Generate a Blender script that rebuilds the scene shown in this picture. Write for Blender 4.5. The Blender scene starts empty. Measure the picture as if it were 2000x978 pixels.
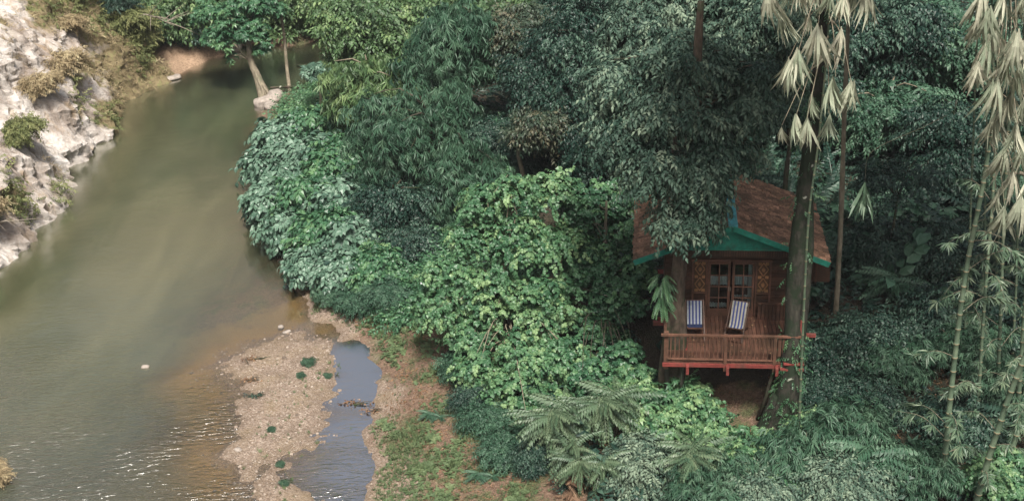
import bpy, math, random
import numpy as np
from mathutils import Matrix, Vector
from math import sin, cos, pi, radians as R

# ------------------------------------------------------------------ camera, sky, sun, exposure
sc = bpy.context.scene
C = sc.collection
CAM = np.array([0, 0, 24.0]); FPX = 2500.0; PITCH = R(26); ROLL = R(-2.5)
cam = bpy.data.objects.new("camera", bpy.data.cameras.new("camera"))
C.objects.link(cam)
cam.matrix_world = Matrix.Translation((0, 0, 24)) @ Matrix.Rotation(pi/2 - PITCH, 4, 'X') @ Matrix.Rotation(ROLL, 4, 'Z')
cam.data.sensor_width = 36; cam.data.lens = 36*FPX/2000
cam.data.clip_end = 2000; cam.data.clip_start = 0.1
sc.camera = cam
SUN_EL, SUN_AZ = R(60), R(172)          # azimuth from +Y, negative = towards -X
w = bpy.data.worlds.new("World"); sc.world = w; w.use_nodes = True
nt = w.node_tree; nt.nodes.clear()
sky = nt.nodes.new('ShaderNodeTexSky'); sky.sky_type = 'NISHITA'; sky.sun_disc = False
sky.sun_elevation = SUN_EL; sky.sun_rotation = SUN_AZ
sky.air_density = 1.0; sky.dust_density = 8.0; sky.ozone_density = 1.0
hs = nt.nodes.new('ShaderNodeHueSaturation'); hs.inputs['Saturation'].default_value = 0.62
bg = nt.nodes.new('ShaderNodeBackground'); bg.inputs[1].default_value = 0.092
ow = nt.nodes.new('ShaderNodeOutputWorld')
nt.links.new(sky.outputs[0], hs.inputs['Color']); nt.links.new(hs.outputs[0], bg.inputs[0]); nt.links.new(bg.outputs[0], ow.inputs[0])
sl = bpy.data.lights.new("sun", 'SUN'); sl.energy = 3.7; sl.angle = R(10); sl.color = (1, .95, .87)
so = bpy.data.objects.new("sun", sl); C.objects.link(so); so.location = (0, 0, 80)
sd = Vector((sin(SUN_AZ)*cos(SUN_EL), cos(SUN_AZ)*cos(SUN_EL), sin(SUN_EL)))
so.rotation_euler = sd.to_track_quat('Z', 'Y').to_euler()
sc.view_settings.view_transform = 'Standard'; sc.view_settings.look = 'None'
sc.view_settings.exposure = 0.82; sc.view_settings.gamma = 1
sc.view_settings.use_curve_mapping = False
sc.cycles.max_bounces = 5; sc.cycles.diffuse_bounces = 3; sc.cycles.glossy_bounces = 2
sc.cycles.transmission_bounces = 3; sc.cycles.transparent_max_bounces = 8; sc.cycles.volume_bounces = 0
sc.cycles.caustics_reflective = False; sc.cycles.caustics_refractive = False

# ------------------------------------------------------------------ layout helpers: photograph position -> place
def _rx(a): c, s = cos(a), sin(a); return np.array([[1, 0, 0], [0, c, -s], [0, s, c]])
def _rz(a): c, s = cos(a), sin(a); return np.array([[c, -s, 0], [s, c, 0], [0, 0, 1]])
CM = _rx(pi/2 - PITCH) @ _rz(ROLL)
def ray(px, py): return CM @ np.array([(px-1000)/FPX, -(py-489)/FPX, -1.])
def P(px, py, z=0.):
    d = ray(px, py); return CAM + (z-CAM[2])/d[2]*d
def D(px, py, y):
    d = ray(px, py); return CAM + y/d[1]*d

# ------------------------------------------------------------------ noise
def _hash(ix, iy, iz, s):
    h = (ix*374761393 + iy*668265263 + iz*2147483647*3 + s*974634777) & 0xFFFFFFFF
    h = ((h ^ (h >> 13))*1274126177) & 0xFFFFFFFF
    h = ((h ^ (h >> 16))*2246822519) & 0xFFFFFFFF
    return ((h ^ (h >> 15)) & 0xFFFF)/65535.0
def vnoise(p, s=0):
    p = np.asarray(p, float); i = np.floor(p).astype(np.int64); f = p-i; u = f*f*(3-2*f)
    r = 0
    for dx in (0, 1):
        wx = u[:, 0] if dx else 1-u[:, 0]
        for dy in (0, 1):
            wy = u[:, 1] if dy else 1-u[:, 1]
            for dz in (0, 1):
                wz = u[:, 2] if dz else 1-u[:, 2]
                r = r + wx*wy*wz*_hash(i[:, 0]+dx, i[:, 1]+dy, i[:, 2]+dz, s)
    return r
def fbm(p, o=4, s=0, ridged=False):
    p = np.asarray(p, float); a = 1; t = 0; n = 0
    for k in range(o):
        v = vnoise(p*2**k + 17.3*k, s+k)
        if ridged: v = 1-abs(2*v-1)
        t = t+a*v; n += a; a *= .5
    return t/n

# ------------------------------------------------------------------ object helpers
def tag(o, label=None, cat=None, group=None, kind=None):
    if label: o['label'] = label
    if cat: o['category'] = cat
    if group: o['group'] = group
    if kind: o['kind'] = kind
    return o
def thing(name, label, cat, loc=(0, 0, 0), rz=0, group=None, scale=(1, 1, 1)):
    o = bpy.data.objects.new(name, None); C.objects.link(o)
    o.empty_display_size = .2
    o.location = loc; o.rotation_euler = (0, 0, rz); o.scale = scale
    return tag(o, label, cat, group)
def obj(name, me, parent=None):
    o = bpy.data.objects.new(name, me); C.objects.link(o)
    if parent is not None: o.parent = parent
    return o
def qmesh(name, V, Q, mats, lv=None, mi=None, smooth=False, attrs=None, sharp_flat=True):
    V = np.ascontiguousarray(V, dtype=np.float32); Q = np.ascontiguousarray(Q, dtype=np.int32)
    me = bpy.data.meshes.new(name)
    me.vertices.add(len(V)); me.vertices.foreach_set('co', V.ravel())
    n, k = Q.shape
    me.loops.add(n*k); me.polygons.add(n)
    me.polygons.foreach_set('loop_start', np.arange(0, n*k, k, dtype=np.int32))
    me.loops.foreach_set('vertex_index', Q.ravel())
    for m in (mats if isinstance(mats, (list, tuple)) else [mats]): me.materials.append(m)
    if mi is not None: me.polygons.foreach_set('material_index', np.asarray(mi, dtype=np.int32))
    me.polygons.foreach_set('use_smooth', np.full(n, bool(smooth)))
    if lv is not None:
        a = me.attributes.new('lv', 'FLOAT', 'FACE'); a.data.foreach_set('value', np.asarray(lv, dtype=np.float32))
    for kx, val in (attrs or {}).items():
        a = me.attributes.new(kx, 'FLOAT', 'POINT'); a.data.foreach_set('value', np.asarray(val, dtype=np.float32))
    me.update(calc_edges=True)
    return me
class MB:
    """collects boxes, tubes and lofts, then links them as ONE mesh"""
    def __init__(s): s.V = []; s.Q = []; s.L = []; s.M = []; s.n = 0
    def add(s, V, Q, lv=None, mi=0):
        V = np.asarray(V, float); Q = np.asarray(Q, int)
        if len(Q) == 0: return s
        s.V.append(V); s.Q.append(Q+s.n); s.n += len(V)
        s.L.append(np.full(len(Q), lv if lv is not None else .5) if np.ndim(lv) == 0 else np.asarray(lv)); s.M.append(np.full(len(Q), mi)); return s
    def box(s, c, d, rot=None, lv=.5, mi=0):
        x, y, z = np.array(d)/2
        V = np.array([[-x, -y, -z], [x, -y, -z], [x, y, -z], [-x, y, -z], [-x, -y, z], [x, -y, z], [x, y, z], [-x, y, z]])
        if rot is not None: V = V @ np.array(rot).T
        return s.add(V+np.array(c), [[0, 3, 2, 1], [4, 5, 6, 7], [0, 1, 5, 4], [1, 2, 6, 5], [2, 3, 7, 6], [3, 0, 4, 7]], lv, mi)
    def bar(s, a, b, wd, th=None, up=(0, 0, 1), lv=.5, mi=0):
        a = np.array(a, float); b = np.array(b, float); d = b-a; L = np.linalg.norm(d); d /= L
        x = np.cross(d, up); x = x/np.linalg.norm(x); z = np.cross(x, d)
        return s.box((a+b)/2, (wd, L, th or wd), np.stack([x, d, z], 1), lv, mi)
    def tube(s, pts, rad, n=8, seed=0, rough=0., lv=.5, mi=0, cap=True):
        V, Q = tube(pts, rad, n, seed, rough, cap); return s.add(V, Q, lv, mi)
    def mesh(s, name, mats, smooth=False):
        return qmesh(name, np.concatenate(s.V), np.concatenate(s.Q), mats, np.concatenate(s.L), np.concatenate(s.M), smooth)
    def build(s, name, mats, parent=None, smooth=False):
        return obj(name, s.mesh(name, mats, smooth), parent)
def resample(pts, rad, step):
    pts = np.asarray(pts, float); rad = np.asarray(rad, float)
    # Catmull-Rom
    out = []; ro = []
    n = len(pts); pp = np.vstack([2*pts[0]-pts[1], pts, 2*pts[-1]-pts[-2]])
    for i in range(n-1):
        p0, p1, p2, p3 = pp[i:i+4]; m = max(1, int(np.linalg.norm(p2-p1)/step))
        for k in range(m):
            t = k/m
            out.append(.5*((2*p1)+(-p0+p2)*t+(2*p0-5*p1+4*p2-p3)*t*t+(-p0+3*p1-3*p2+p3)*t**3)); ro.append(rad[i]*(1-t)+rad[i+1]*t)
    out.append(pts[-1]); ro.append(rad[-1])
    return np.array(out), np.array(ro)
def tube(pts, rad, n=8, seed=0, rough=0., cap=True):
    pts = np.asarray(pts, float); rad = np.broadcast_to(np.asarray(rad, float), (len(pts),))
    T = np.gradient(pts, axis=0); T /= np.linalg.norm(T, axis=1)[:, None]+1e-9
    ref = np.array([1., 0, 0]) if abs(T[:, 0]).mean() < .8 else np.array([0, 1., 0])
    A = np.cross(T, ref); A /= np.linalg.norm(A, axis=1)[:, None]+1e-9; B = np.cross(T, A)
    th = np.arange(n)*2*pi/n
    V = pts[:, None] + rad[:, None, None]*(np.cos(th)[None, :, None]*A[:, None]+np.sin(th)[None, :, None]*B[:, None])
    if rough:
        nn = fbm(V.reshape(-1, 3)*np.array([3, 3, 1.])+seed*7.7, 3, seed).reshape(len(pts), n)-.5
        V = V + (V-pts[:, None])*(nn*rough*2)[:, :, None]
    V = V.reshape(-1, 3); Q = []
    m = len(pts)
    i = np.arange(m-1)[:, None]*n; j = np.arange(n)[None]; j2 = (j+1) % n
    Q = np.stack([i+j, i+j2, i+n+j2, i+n+j], -1).reshape(-1, 4)
    if cap and n >= 4 and n % 2 == 0:
        for base, flip in ((0, 1), ((m-1)*n, 0)):
            for k in range(0, n//2-1):
                q = [base+k, base+k+1, base+n-2-k, base+n-1-k]
                Q = np.vstack([Q, [q[::-1] if flip else q]])
    return V, Q

# ------------------------------------------------------------------ materials
def newmat(name):
    m = bpy.data.materials.new(name); m.use_nodes = True; t = m.node_tree; t.nodes.clear()
    o = t.nodes.new('ShaderNodeOutputMaterial'); return m, t, o
def ramp(t, stops, inp=None):
    r = t.nodes.new('ShaderNodeValToRGB'); e = r.color_ramp.elements
    while len(e) < len(stops): e.new(.5)
    for k, (p, c) in enumerate(stops): e[k].position = p; e[k].color = (*c, 1)
    if inp is not None: t.links.new(inp, r.inputs[0])
    return r
def noise(t, scale, detail=4, rough=.55, vec=None, dist=0):
    n = t.nodes.new('ShaderNodeTexNoise'); n.inputs['Scale'].default_value = scale; n.inputs['Detail'].default_value = detail
    n.inputs['Roughness'].default_value = rough; n.inputs['Distortion'].default_value = dist
    if vec is not None: t.links.new(vec, n.inputs['Vector'])
    return n
def coord(t, scale=(1, 1, 1), rot=(0, 0, 0)):
    c = t.nodes.new('ShaderNodeTexCoord'); m = t.nodes.new('ShaderNodeMapping'); m.inputs['Scale'].default_value = scale
    m.inputs['Rotation'].default_value = rot; t.links.new(c.outputs['Object'], m.inputs[0]); return m.outputs[0]
def attr(t, n):
    a = t.nodes.new('ShaderNodeAttribute'); a.attribute_name = n; return a.outputs['Fac']
def math_(t, op, a, b=None, clamp=False):
    m = t.nodes.new('ShaderNodeMath'); m.operation = op; m.use_clamp = clamp
    for k, v in enumerate((a, b)):
        if v is None: continue
        if isinstance(v, (int, float)): m.inputs[k].default_value = v
        else: t.links.new(v, m.inputs[k])
    return m.outputs[0]
def mixc(t, f, a, b, mode='MIX'):
    m = t.nodes.new('ShaderNodeMix'); m.data_type = 'RGBA'; m.blend_type = mode
    for s_, v in ((m.inputs[0], f), (m.inputs[6], a), (m.inputs[7], b)):
        if isinstance(v, (int, float)): s_.default_value = v
        elif isinstance(v, tuple): s_.default_value = (*v, 1)
        else: t.links.new(v, s_)
    return m.outputs[2]
def princ(t, col, rough=.7, spec=.3, bump=None, bdist=.02, bstr=.6):
    p = t.nodes.new('ShaderNodeBsdfPrincipled')
    if isinstance(col, tuple): p.inputs['Base Color'].default_value = (*col, 1)
    else: t.links.new(col, p.inputs['Base Color'])
    if isinstance(rough, (int, float)): p.inputs['Roughness'].default_value = rough
    else: t.links.new(rough, p.inputs['Roughness'])
    p.inputs['Specular IOR Level'].default_value = spec
    if bump is not None:
        b = t.nodes.new('ShaderNodeBump'); b.inputs['Distance'].default_value = bdist; b.inputs['Strength'].default_value = bstr
        t.links.new(bump, b.inputs['Height']); t.links.new(b.outputs[0], p.inputs['Normal'])
    return p
def leafmat(name, a, b, c, rough=.45, trans=.25, spec=.5):
    m, t, o = newmat(name)
    col = ramp(t, [(0, a), (.5, b), (1, c)], attr(t, 'lv')).outputs[0]
    p = princ(t, col, rough, spec)
    tr = t.nodes.new('ShaderNodeBsdfTranslucent'); t.links.new(mixc(t, .5, col, tuple(min(1, x*1.35) for x in b)), tr.inputs[0])
    mx = t.nodes.new('ShaderNodeMixShader'); mx.inputs[0].default_value = trans
    t.links.new(p.outputs[0], mx.inputs[1]); t.links.new(tr.outputs[0], mx.inputs[2]); t.links.new(mx.outputs[0], o.inputs[0])
    return m
def barkmat(name, a, b, c=None, scale=6, moss=.55):
    m, t, o = newmat(name); v = coord(t, (1, 1, .35)); n = noise(t, scale, 6, .65, v)
    col = ramp(t, [(.3, a), (.7, b)], n.outputs[0]).outputs[0]
    if c:
        n2 = noise(t, scale*.25, 4, .6, coord(t)); f = ramp(t, [(moss-.06, (0, 0, 0)), (moss+.06, (1, 1, 1))], n2.outputs[0]).outputs[0]
        col = mixc(t, f, col, c)
        n4 = noise(t, 2.6, 3, .5, coord(t)); col = mixc(t, ramp(t, [(.70, (0, 0, 0)), (.73, (.8, .8, .8))], n4.outputs[0]).outputs[0], col, (.34, .35, .29))
    p = princ(t, col, .85, .2, n.outputs[0], .05, .9); t.links.new(p.outputs[0], o.inputs[0]); return m
def woodmat(name, a, b, scale=(14, 1.5, 14), rough=.55):
    m, t, o = newmat(name); n = noise(t, 3, 5, .6, coord(t, scale)); col = ramp(t, [(.25, a), (.75, b)], n.outputs[0]).outputs[0]
    lvv = attr(t, 'lv'); k = math_(t, 'ADD', math_(t, 'MULTIPLY', lvv, .9), .55)
    hv = t.nodes.new('ShaderNodeHueSaturation'); t.links.new(col, hv.inputs['Color']); t.links.new(k, hv.inputs['Value'])
    ns = noise(t, 1.7, 5, .65, coord(t)); st = ramp(t, [(.42, (0, 0, 0)), (.62, (.7, .7, .7))], ns.outputs[0]).outputs[0]
    hvc = mixc(t, st, hv.outputs[0], (a[0]*.55, a[1]*.8, a[2]*.7))
    p = princ(t, hvc, rough, .3, n.outputs[0], .006, .5); t.links.new(p.outputs[0], o.inputs[0]); return m
def plainmat(name, c, rough=.6, spec=.3, var=.15, scale=8):
    m, t, o = newmat(name); n = noise(t, scale, 4, .6, coord(t))
    col = ramp(t, [(.3, tuple(x*(1-var) for x in c)), (.7, tuple(min(1, x*(1+var)) for x in c))], n.outputs[0]).outputs[0]
    ns = noise(t, 2.3, 6, .7, coord(t)); col = mixc(t, ramp(t, [(.52, (0, 0, 0)), (.66, (.45, .45, .45))], ns.outputs[0]).outputs[0], col, (.05, .055, .04))
    p = princ(t, col, rough, spec, n.outputs[0], .004, .3); t.links.new(p.outputs[0], o.inputs[0]); return m

L_BIG = leafmat('leaf_silvery', (.045, .095, .065), (.08, .15, .10), (.16, .25, .18), .42, .2)
L_FEA = leafmat('leaf_lance', (.022, .060, .036), (.045, .105, .062), (.095, .17, .105), .48, .22, .35)
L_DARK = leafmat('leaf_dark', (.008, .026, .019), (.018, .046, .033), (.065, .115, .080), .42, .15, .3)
L_GREY = leafmat('leaf_greygreen', (.020, .046, .033), (.062, .108, .078), (.18, .235, .165), .5, .15, .22)
L_BRI = leafmat('leaf_bright', (.034, .10, .048), (.078, .175, .08), (.21, .32, .145), .45, .3)
L_BRI2 = leafmat('leaf_fresh', (.025, .080, .040), (.052, .135, .065), (.12, .23, .10), .42, .28)
L_FAR = leafmat('leaf_far', (.04, .085, .035), (.085, .155, .06), (.19, .27, .11), .5, .25)
L_RUST = leafmat('leaf_rusty', (.02, .045, .028), (.045, .07, .042), (.11, .10, .06), .5, .25)
L_DRY = leafmat('leaf_dry', (.14, .11, .06), (.28, .22, .13), (.42, .36, .22), .7, .2, .2)
L_OLIVE = leafmat('leaf_olive', (.07, .09, .035), (.14, .16, .06), (.23, .23, .10), .6, .25, .3)
L_PALE = leafmat('leaf_pale', (.15, .20, .13), (.30, .33, .24), (.50, .48, .37), .6, .25, .3)
L_BAM = leafmat('leaf_bamboo', (.04, .085, .05), (.085, .14, .085), (.19, .24, .15), .45, .25)
L_FERN = leafmat('leaf_frond', (.04, .08, .045), (.08, .13, .072), (.16, .21, .12), .45, .22)
L_BROWN = leafmat('leaf_brown', (.08, .05, .03), (.18, .11, .07), (.30, .20, .13), .7, .15, .2)
L_GRASS = leafmat('leaf_grass', (.055, .09, .042), (.10, .145, .065), (.18, .205, .10), .6, .25, .3)
L_LITTER = leafmat('leaf_litter', (.08, .04, .022), (.16, .09, .05), (.30, .20, .12), .75, .1, .2)
BARK = barkmat('bark_dark', (.03, .026, .02), (.085, .075, .055), (.035, .05, .022), 7)
BARKM = barkmat('bark_mossy', (.011, .011, .009), (.052, .049, .038), (.014, .022, .012), 9, .5)
BARKL = barkmat('bark_pale', (.10, .085, .06), (.26, .225, .165), (.12, .125, .08), 6, .6)
BARKR = barkmat('bark_reddish', (.03, .024, .018), (.11, .083, .063), (.035, .04, .022), 8, .55)
TWIG = barkmat('twig_grey', (.14, .12, .095), (.30, .26, .21), None, 9)

# ------------------------------------------------------------------ leaves
def leaf_kite(L, W, fold=.12, droop=.1):
    return (np.array([[0, 0, 0], [W, .42*L, fold*W], [0, L, -droop*L], [-W, .42*L, fold*W]]), np.array([[0, 1, 2, 3]]))
def leaf_fold(L, W, fold=.35, droop=.2):
    V = np.array([[0, 0, 0], [W, .4*L, fold*W-.02*L], [0, L, -droop*L], [0, .5*L, .0], [-W, .4*L, fold*W-.02*L]])
    return V, np.array([[0, 1, 2, 3], [0, 3, 2, 4]])
def leaf_broad(L, W, fold=.25, droop=.25):
    V = np.array([[0, 0, 0], [W*.9, .22*L, fold*W], [W, .62*L, fold*W-.05*L], [0, L, -droop*L], [-W, .62*L, fold*W-.05*L], [-W*.9, .22*L, fold*W], [0, .5*L, .02*L]])
    return V, np.array([[0, 1, 2, 6], [6, 2, 3, 4], [0, 6, 4, 5]])
def leaf_strap(L, W, bend=.35, seg=3):
    V = []; Q = []
    for k in range(seg+1):
        t = k/seg; wd = W*(.45+1.6*t*(1-t)*1.6)*(1 if k < seg else 0.12); z = -bend*L*t*t
        V += [[-wd, L*t*(1-.12*bend*t), z], [wd, L*t*(1-.12*bend*t), z]]
        if k: b = 2*k; Q.append([b-2, b-1, b+1, b])
    return np.array(V), np.array(Q)
def rotm(yaw, pitch, roll):
    """arrays -> matrices mapping +Y to the heading (yaw from +Y towards +X... clockwise), pitch up, roll about heading"""
    cy, sy = np.cos(yaw), np.sin(yaw); cp, sp = np.cos(pitch), np.sin(pitch); cr, sr = np.cos(roll), np.sin(roll)
    f = np.stack([sy*cp, cy*cp, sp], -1)
    r = np.stack([cy, -sy, np.zeros_like(cy)], -1); u = np.cross(r, f)
    r2 = r*cr[..., None]+u*sr[..., None]; u2 = u*cr[..., None]-r*sr[..., None]
    return np.stack([r2, f, u2], -1)
class Lf:
    def __init__(s): s.V = []; s.Q = []; s.L = []; s.n = 0
    def one(s, lf, pos, yaw, pitch, roll, sc_=1., lv=0.):
        V, Q = lf; M = rotm(np.array(yaw), np.array(pitch), np.array(roll)); V = (V*sc_) @ M.T + pos
        s.V.append(V); s.Q.append(Q+s.n); s.L.append(np.full(len(Q), lv)); s.n += len(V)
    def tpl(s): return np.concatenate(s.V), np.concatenate(s.Q), np.concatenate(s.L)
def sprig_ovate(rng, n=9, L=.16, W=.05, ln=.5, lf=leaf_fold, droop=.3):
    s = Lf()
    for k in range(n):
        t = (k+1)/n; side = 1 if k % 2 else -1; y = ln*t
        yaw = side*rng.uniform(.5, 1.25)*(1 if k < n-1 else .1); p = np.array([0, y, -droop*.5*ln*t*t])
        s.one(lf(L, W), p, yaw, rng.uniform(-.7, .15)-droop*t, rng.uniform(-.5, .5), rng.uniform(.75, 1.15), rng.uniform(-.18, .18))
    return s.tpl()
def sprig_fan(rng, n=8, L=.28, W=.03, spread=1.2, droop=.6, lf=leaf_kite, ln=0.):
    s = Lf()
    for k in range(n):
        a = (k/(n-1)-.5)*2*spread+rng.uniform(-.12, .12)
        s.one(lf(L, W), np.array([0, rng.uniform(0, ln) if ln else 0, 0]), a, -droop+rng.uniform(-.25, .25), rng.uniform(-.5, .5), rng.uniform(.7, 1.1), rng.uniform(-.18, .18))
    return s.tpl()
def sprig_whorl(rng, n=8, L=.3, W=.09, droop=.35, lf=leaf_broad):
    s = Lf()
    for k in range(n):
        a = k*2*pi/n+rng.uniform(-.2, .2)
        s.one(lf(L, W), np.zeros(3), a, -droop+rng.uniform(-.3, .3), rng.uniform(-.3, .3), rng.uniform(.65, 1.1), rng.uniform(-.15, .15))
    return s.tpl()
def frond(rng, ln=1.3, n=14, L=.22, W=.03, arch=.5, lf=leaf_kite, hang=.35):
    s = Lf(); 
    for k in range(n):
        t = (k+1)/n; y = ln*t; z = ln*(.28*t-arch*t*t)
        sl_ = L*(1.15-.75*abs(t-.35)**1.2)*(1 if t < .9 else .7)
        for side in (-1, 1):
            s.one(lf(sl_, W), np.array([side*.01, y, z]), side*(1.25-.55*t)+rng.uniform(-.08, .08), -hang+rng.uniform(-.15, .15), -side*.25, rng.uniform(.9, 1.05), rng.uniform(-.1, .1))
    # rachis as a thin strip
    yy = np.linspace(0, 1, 7); V = []; Q = []
    for i, t in enumerate(yy):
        z = ln*(.28*t-arch*t*t)+.004; V += [[-.010*(1.2-t), ln*t, z], [.010*(1.2-t), ln*t, z]]
        if i: b = 2*i; Q.append([b-2, b-1, b+1, b])
    s.V.append(np.array(V)); s.Q.append(np.array(Q)+s.n); s.L.append(np.full(len(Q), .3)); s.n += len(V)
    return s.tpl()
def scatter(rng, tpls, pos, yaw, pitch, roll, scl, lv):
    ch = rng.integers(0, len(tpls), len(pos)); VV = []; QQ = []; LL = []; n = 0
    for k, (tv, tq, tl) in enumerate(tpls):
        ix = np.nonzero(ch == k)[0]
        if len(ix) == 0: continue
        M = rotm(yaw[ix], pitch[ix], roll[ix])
        V = np.einsum('nij,vj->nvi', M, tv)*scl[ix][:, None, None]+pos[ix][:, None]
        Q = tq[None]+(np.arange(len(ix))*len(tv))[:, None, None]+n
        L_ = np.clip(tl[None]+lv[ix][:, None], 0, 1)
        VV.append(V.reshape(-1, 3)); QQ.append(Q.reshape(-1, 4)); LL.append(L_.ravel()); n += len(ix)*len(tv)
    return np.concatenate(VV), np.concatenate(QQ), np.concatenate(LL)
def crown(seed, lobes, ncl, cr, ns, tpls, size=1., droop=.5, lo=-.35, lvm=.4, lvs=.22, inner=.5, steep=0.):
    """lobes: (x,y,z,rx,ry,rz). returns (V,Q,lv), clump centres"""
    rng = np.random.default_rng(seed); lobes = np.array(lobes, float)
    wgt = lobes[:, 3]*lobes[:, 4]+lobes[:, 5]*lobes[:, 3]; wgt /= wgt.sum()
    li = rng.choice(len(lobes), ncl, p=wgt)
    d = rng.normal(size=(ncl*6, 3)); d /= np.linalg.norm(d, axis=1)[:, None]; d = d[d[:, 2] > lo][:ncl]
    ncl = len(d); li = li[:ncl]
    rr = rng.uniform(inner, 1.04, ncl)
    cen = lobes[li, :3]+d*rr[:, None]*lobes[li, 3:]
    crr = cr*rng.uniform(.6, 1.3, ncl); clv = rng.normal(0, lvs, ncl)
    ci = np.repeat(np.arange(ncl), np.maximum(3, (ns*(crr/cr)**2)).astype(int))
    N = len(ci)
    a = rng.uniform(0, 2*pi, N); q = np.sqrt(rng.uniform(0, 1, N))
    ax = d[ci]*.55+np.array([0, 0, .85]); ax /= np.linalg.norm(ax, axis=1)[:, None]
    t1 = np.cross(ax, np.array([0., 1., .1])); t1 /= np.linalg.norm(t1, axis=1)[:, None]; t2 = np.cross(ax, t1)
    off = t1*(np.cos(a)*q)[:, None]+t2*(np.sin(a)*q)[:, None]
    pos = cen[ci]+off*crr[ci][:, None]+ax*((-droop*q*q+rng.normal(0, .16, N))*crr[ci])[:, None]
    hd = off*1.0+d[ci]*.5+rng.normal(0, .3, (N, 3)); yaw = np.arctan2(hd[:, 0], hd[:, 1])
    pitch = -droop*q*1.0+rng.normal(0, .3, N)+.12-steep
    lv = lvm+clv[ci]+rng.normal(0, .10, N)+(rng.uniform(0, 1, N) < .05)*.45
    return scatter(rng, tpls, pos, yaw, pitch, rng.normal(0, .35, N), size*rng.uniform(.75, 1.2, N), lv), cen
def limbs(mb, rng, trunk_pts, cen, k=18, r0=.07, mi=0):
    tp = np.asarray(trunk_pts); idx = rng.choice(len(cen), min(k, len(cen)), replace=False)
    for i in idx:
        e = cen[i]; cand = tp[tp[:, 2] < e[2]-.3]
        if len(cand) == 0: continue
        j = cand[np.argmin(np.linalg.norm(cand-e, axis=1)+rng.uniform(0, 1.5, len(cand)))]
        mid = (j+e)/2+np.array([rng.normal(0, .2), rng.normal(0, .2), .18*np.linalg.norm(e-j)])
        pts, rad = resample([j, mid, e], [r0, r0*.6, r0*.2], .5); mb.tube(pts, rad, 6, int(i), .1, mi=mi)
_r = np.random.default_rng(5)
T_OV = [sprig_ovate(_r, 9, .15, .036, .5) for _ in range(6)]                       # small elliptical leaves
T_OVD = [sprig_ovate(_r, 10, .17, .034, .5, leaf_fold, .7) for _ in range(6)]      # drooping narrow
T_BIG = [sprig_ovate(_r, 7, .36, .10, .75, leaf_broad, .35) for _ in range(6)]     # large leaves of the bank shrubs
T_LAN = [sprig_fan(_r, 8, .30, .026, 1.0, .75, leaf_kite, .22) for _ in range(6)]    # bamboo-like lance leaves
T_LOB = [sprig_whorl(_r, 6, .21, .088, .25) for _ in range(6)]                     # roundish leaves
T_OVL = [sprig_ovate(_r, 7, .17, .062, .5, leaf_broad, .5) for _ in range(3)]
T_WH = [sprig_whorl(_r, 8, .30, .06, .3, leaf_fold) for _ in range(5)]
T_PIN = [frond(_r, 1.25, 13, .26, .044, .45, leaf_fold, .65) for _ in range(5)]
T_PINS = [frond(_r, .7, 9, .13, .03, .4) for _ in range(5)]
T_BAM = [sprig_fan(_r, 7, .30, .022, 1.15, .35, leaf_kite, .05) for _ in range(6)]
T_HANG = [sprig_fan(_r, 13, 1.15, .040, .42, .05, leaf_strap, .22) for _ in range(5)]
T_GR = [sprig_fan(_r, 6, .16, .010, 1.4, -.9, leaf_kite) for _ in range(4)]
T_HERB = [sprig_whorl(_r, 6, .13, .035, .0, leaf_kite) for _ in range(4)]
T_TWIG = [sprig_fan(_r, 9, .26, .012, 1.5, -.2, leaf_kite, .3) for _ in range(4)]

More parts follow.
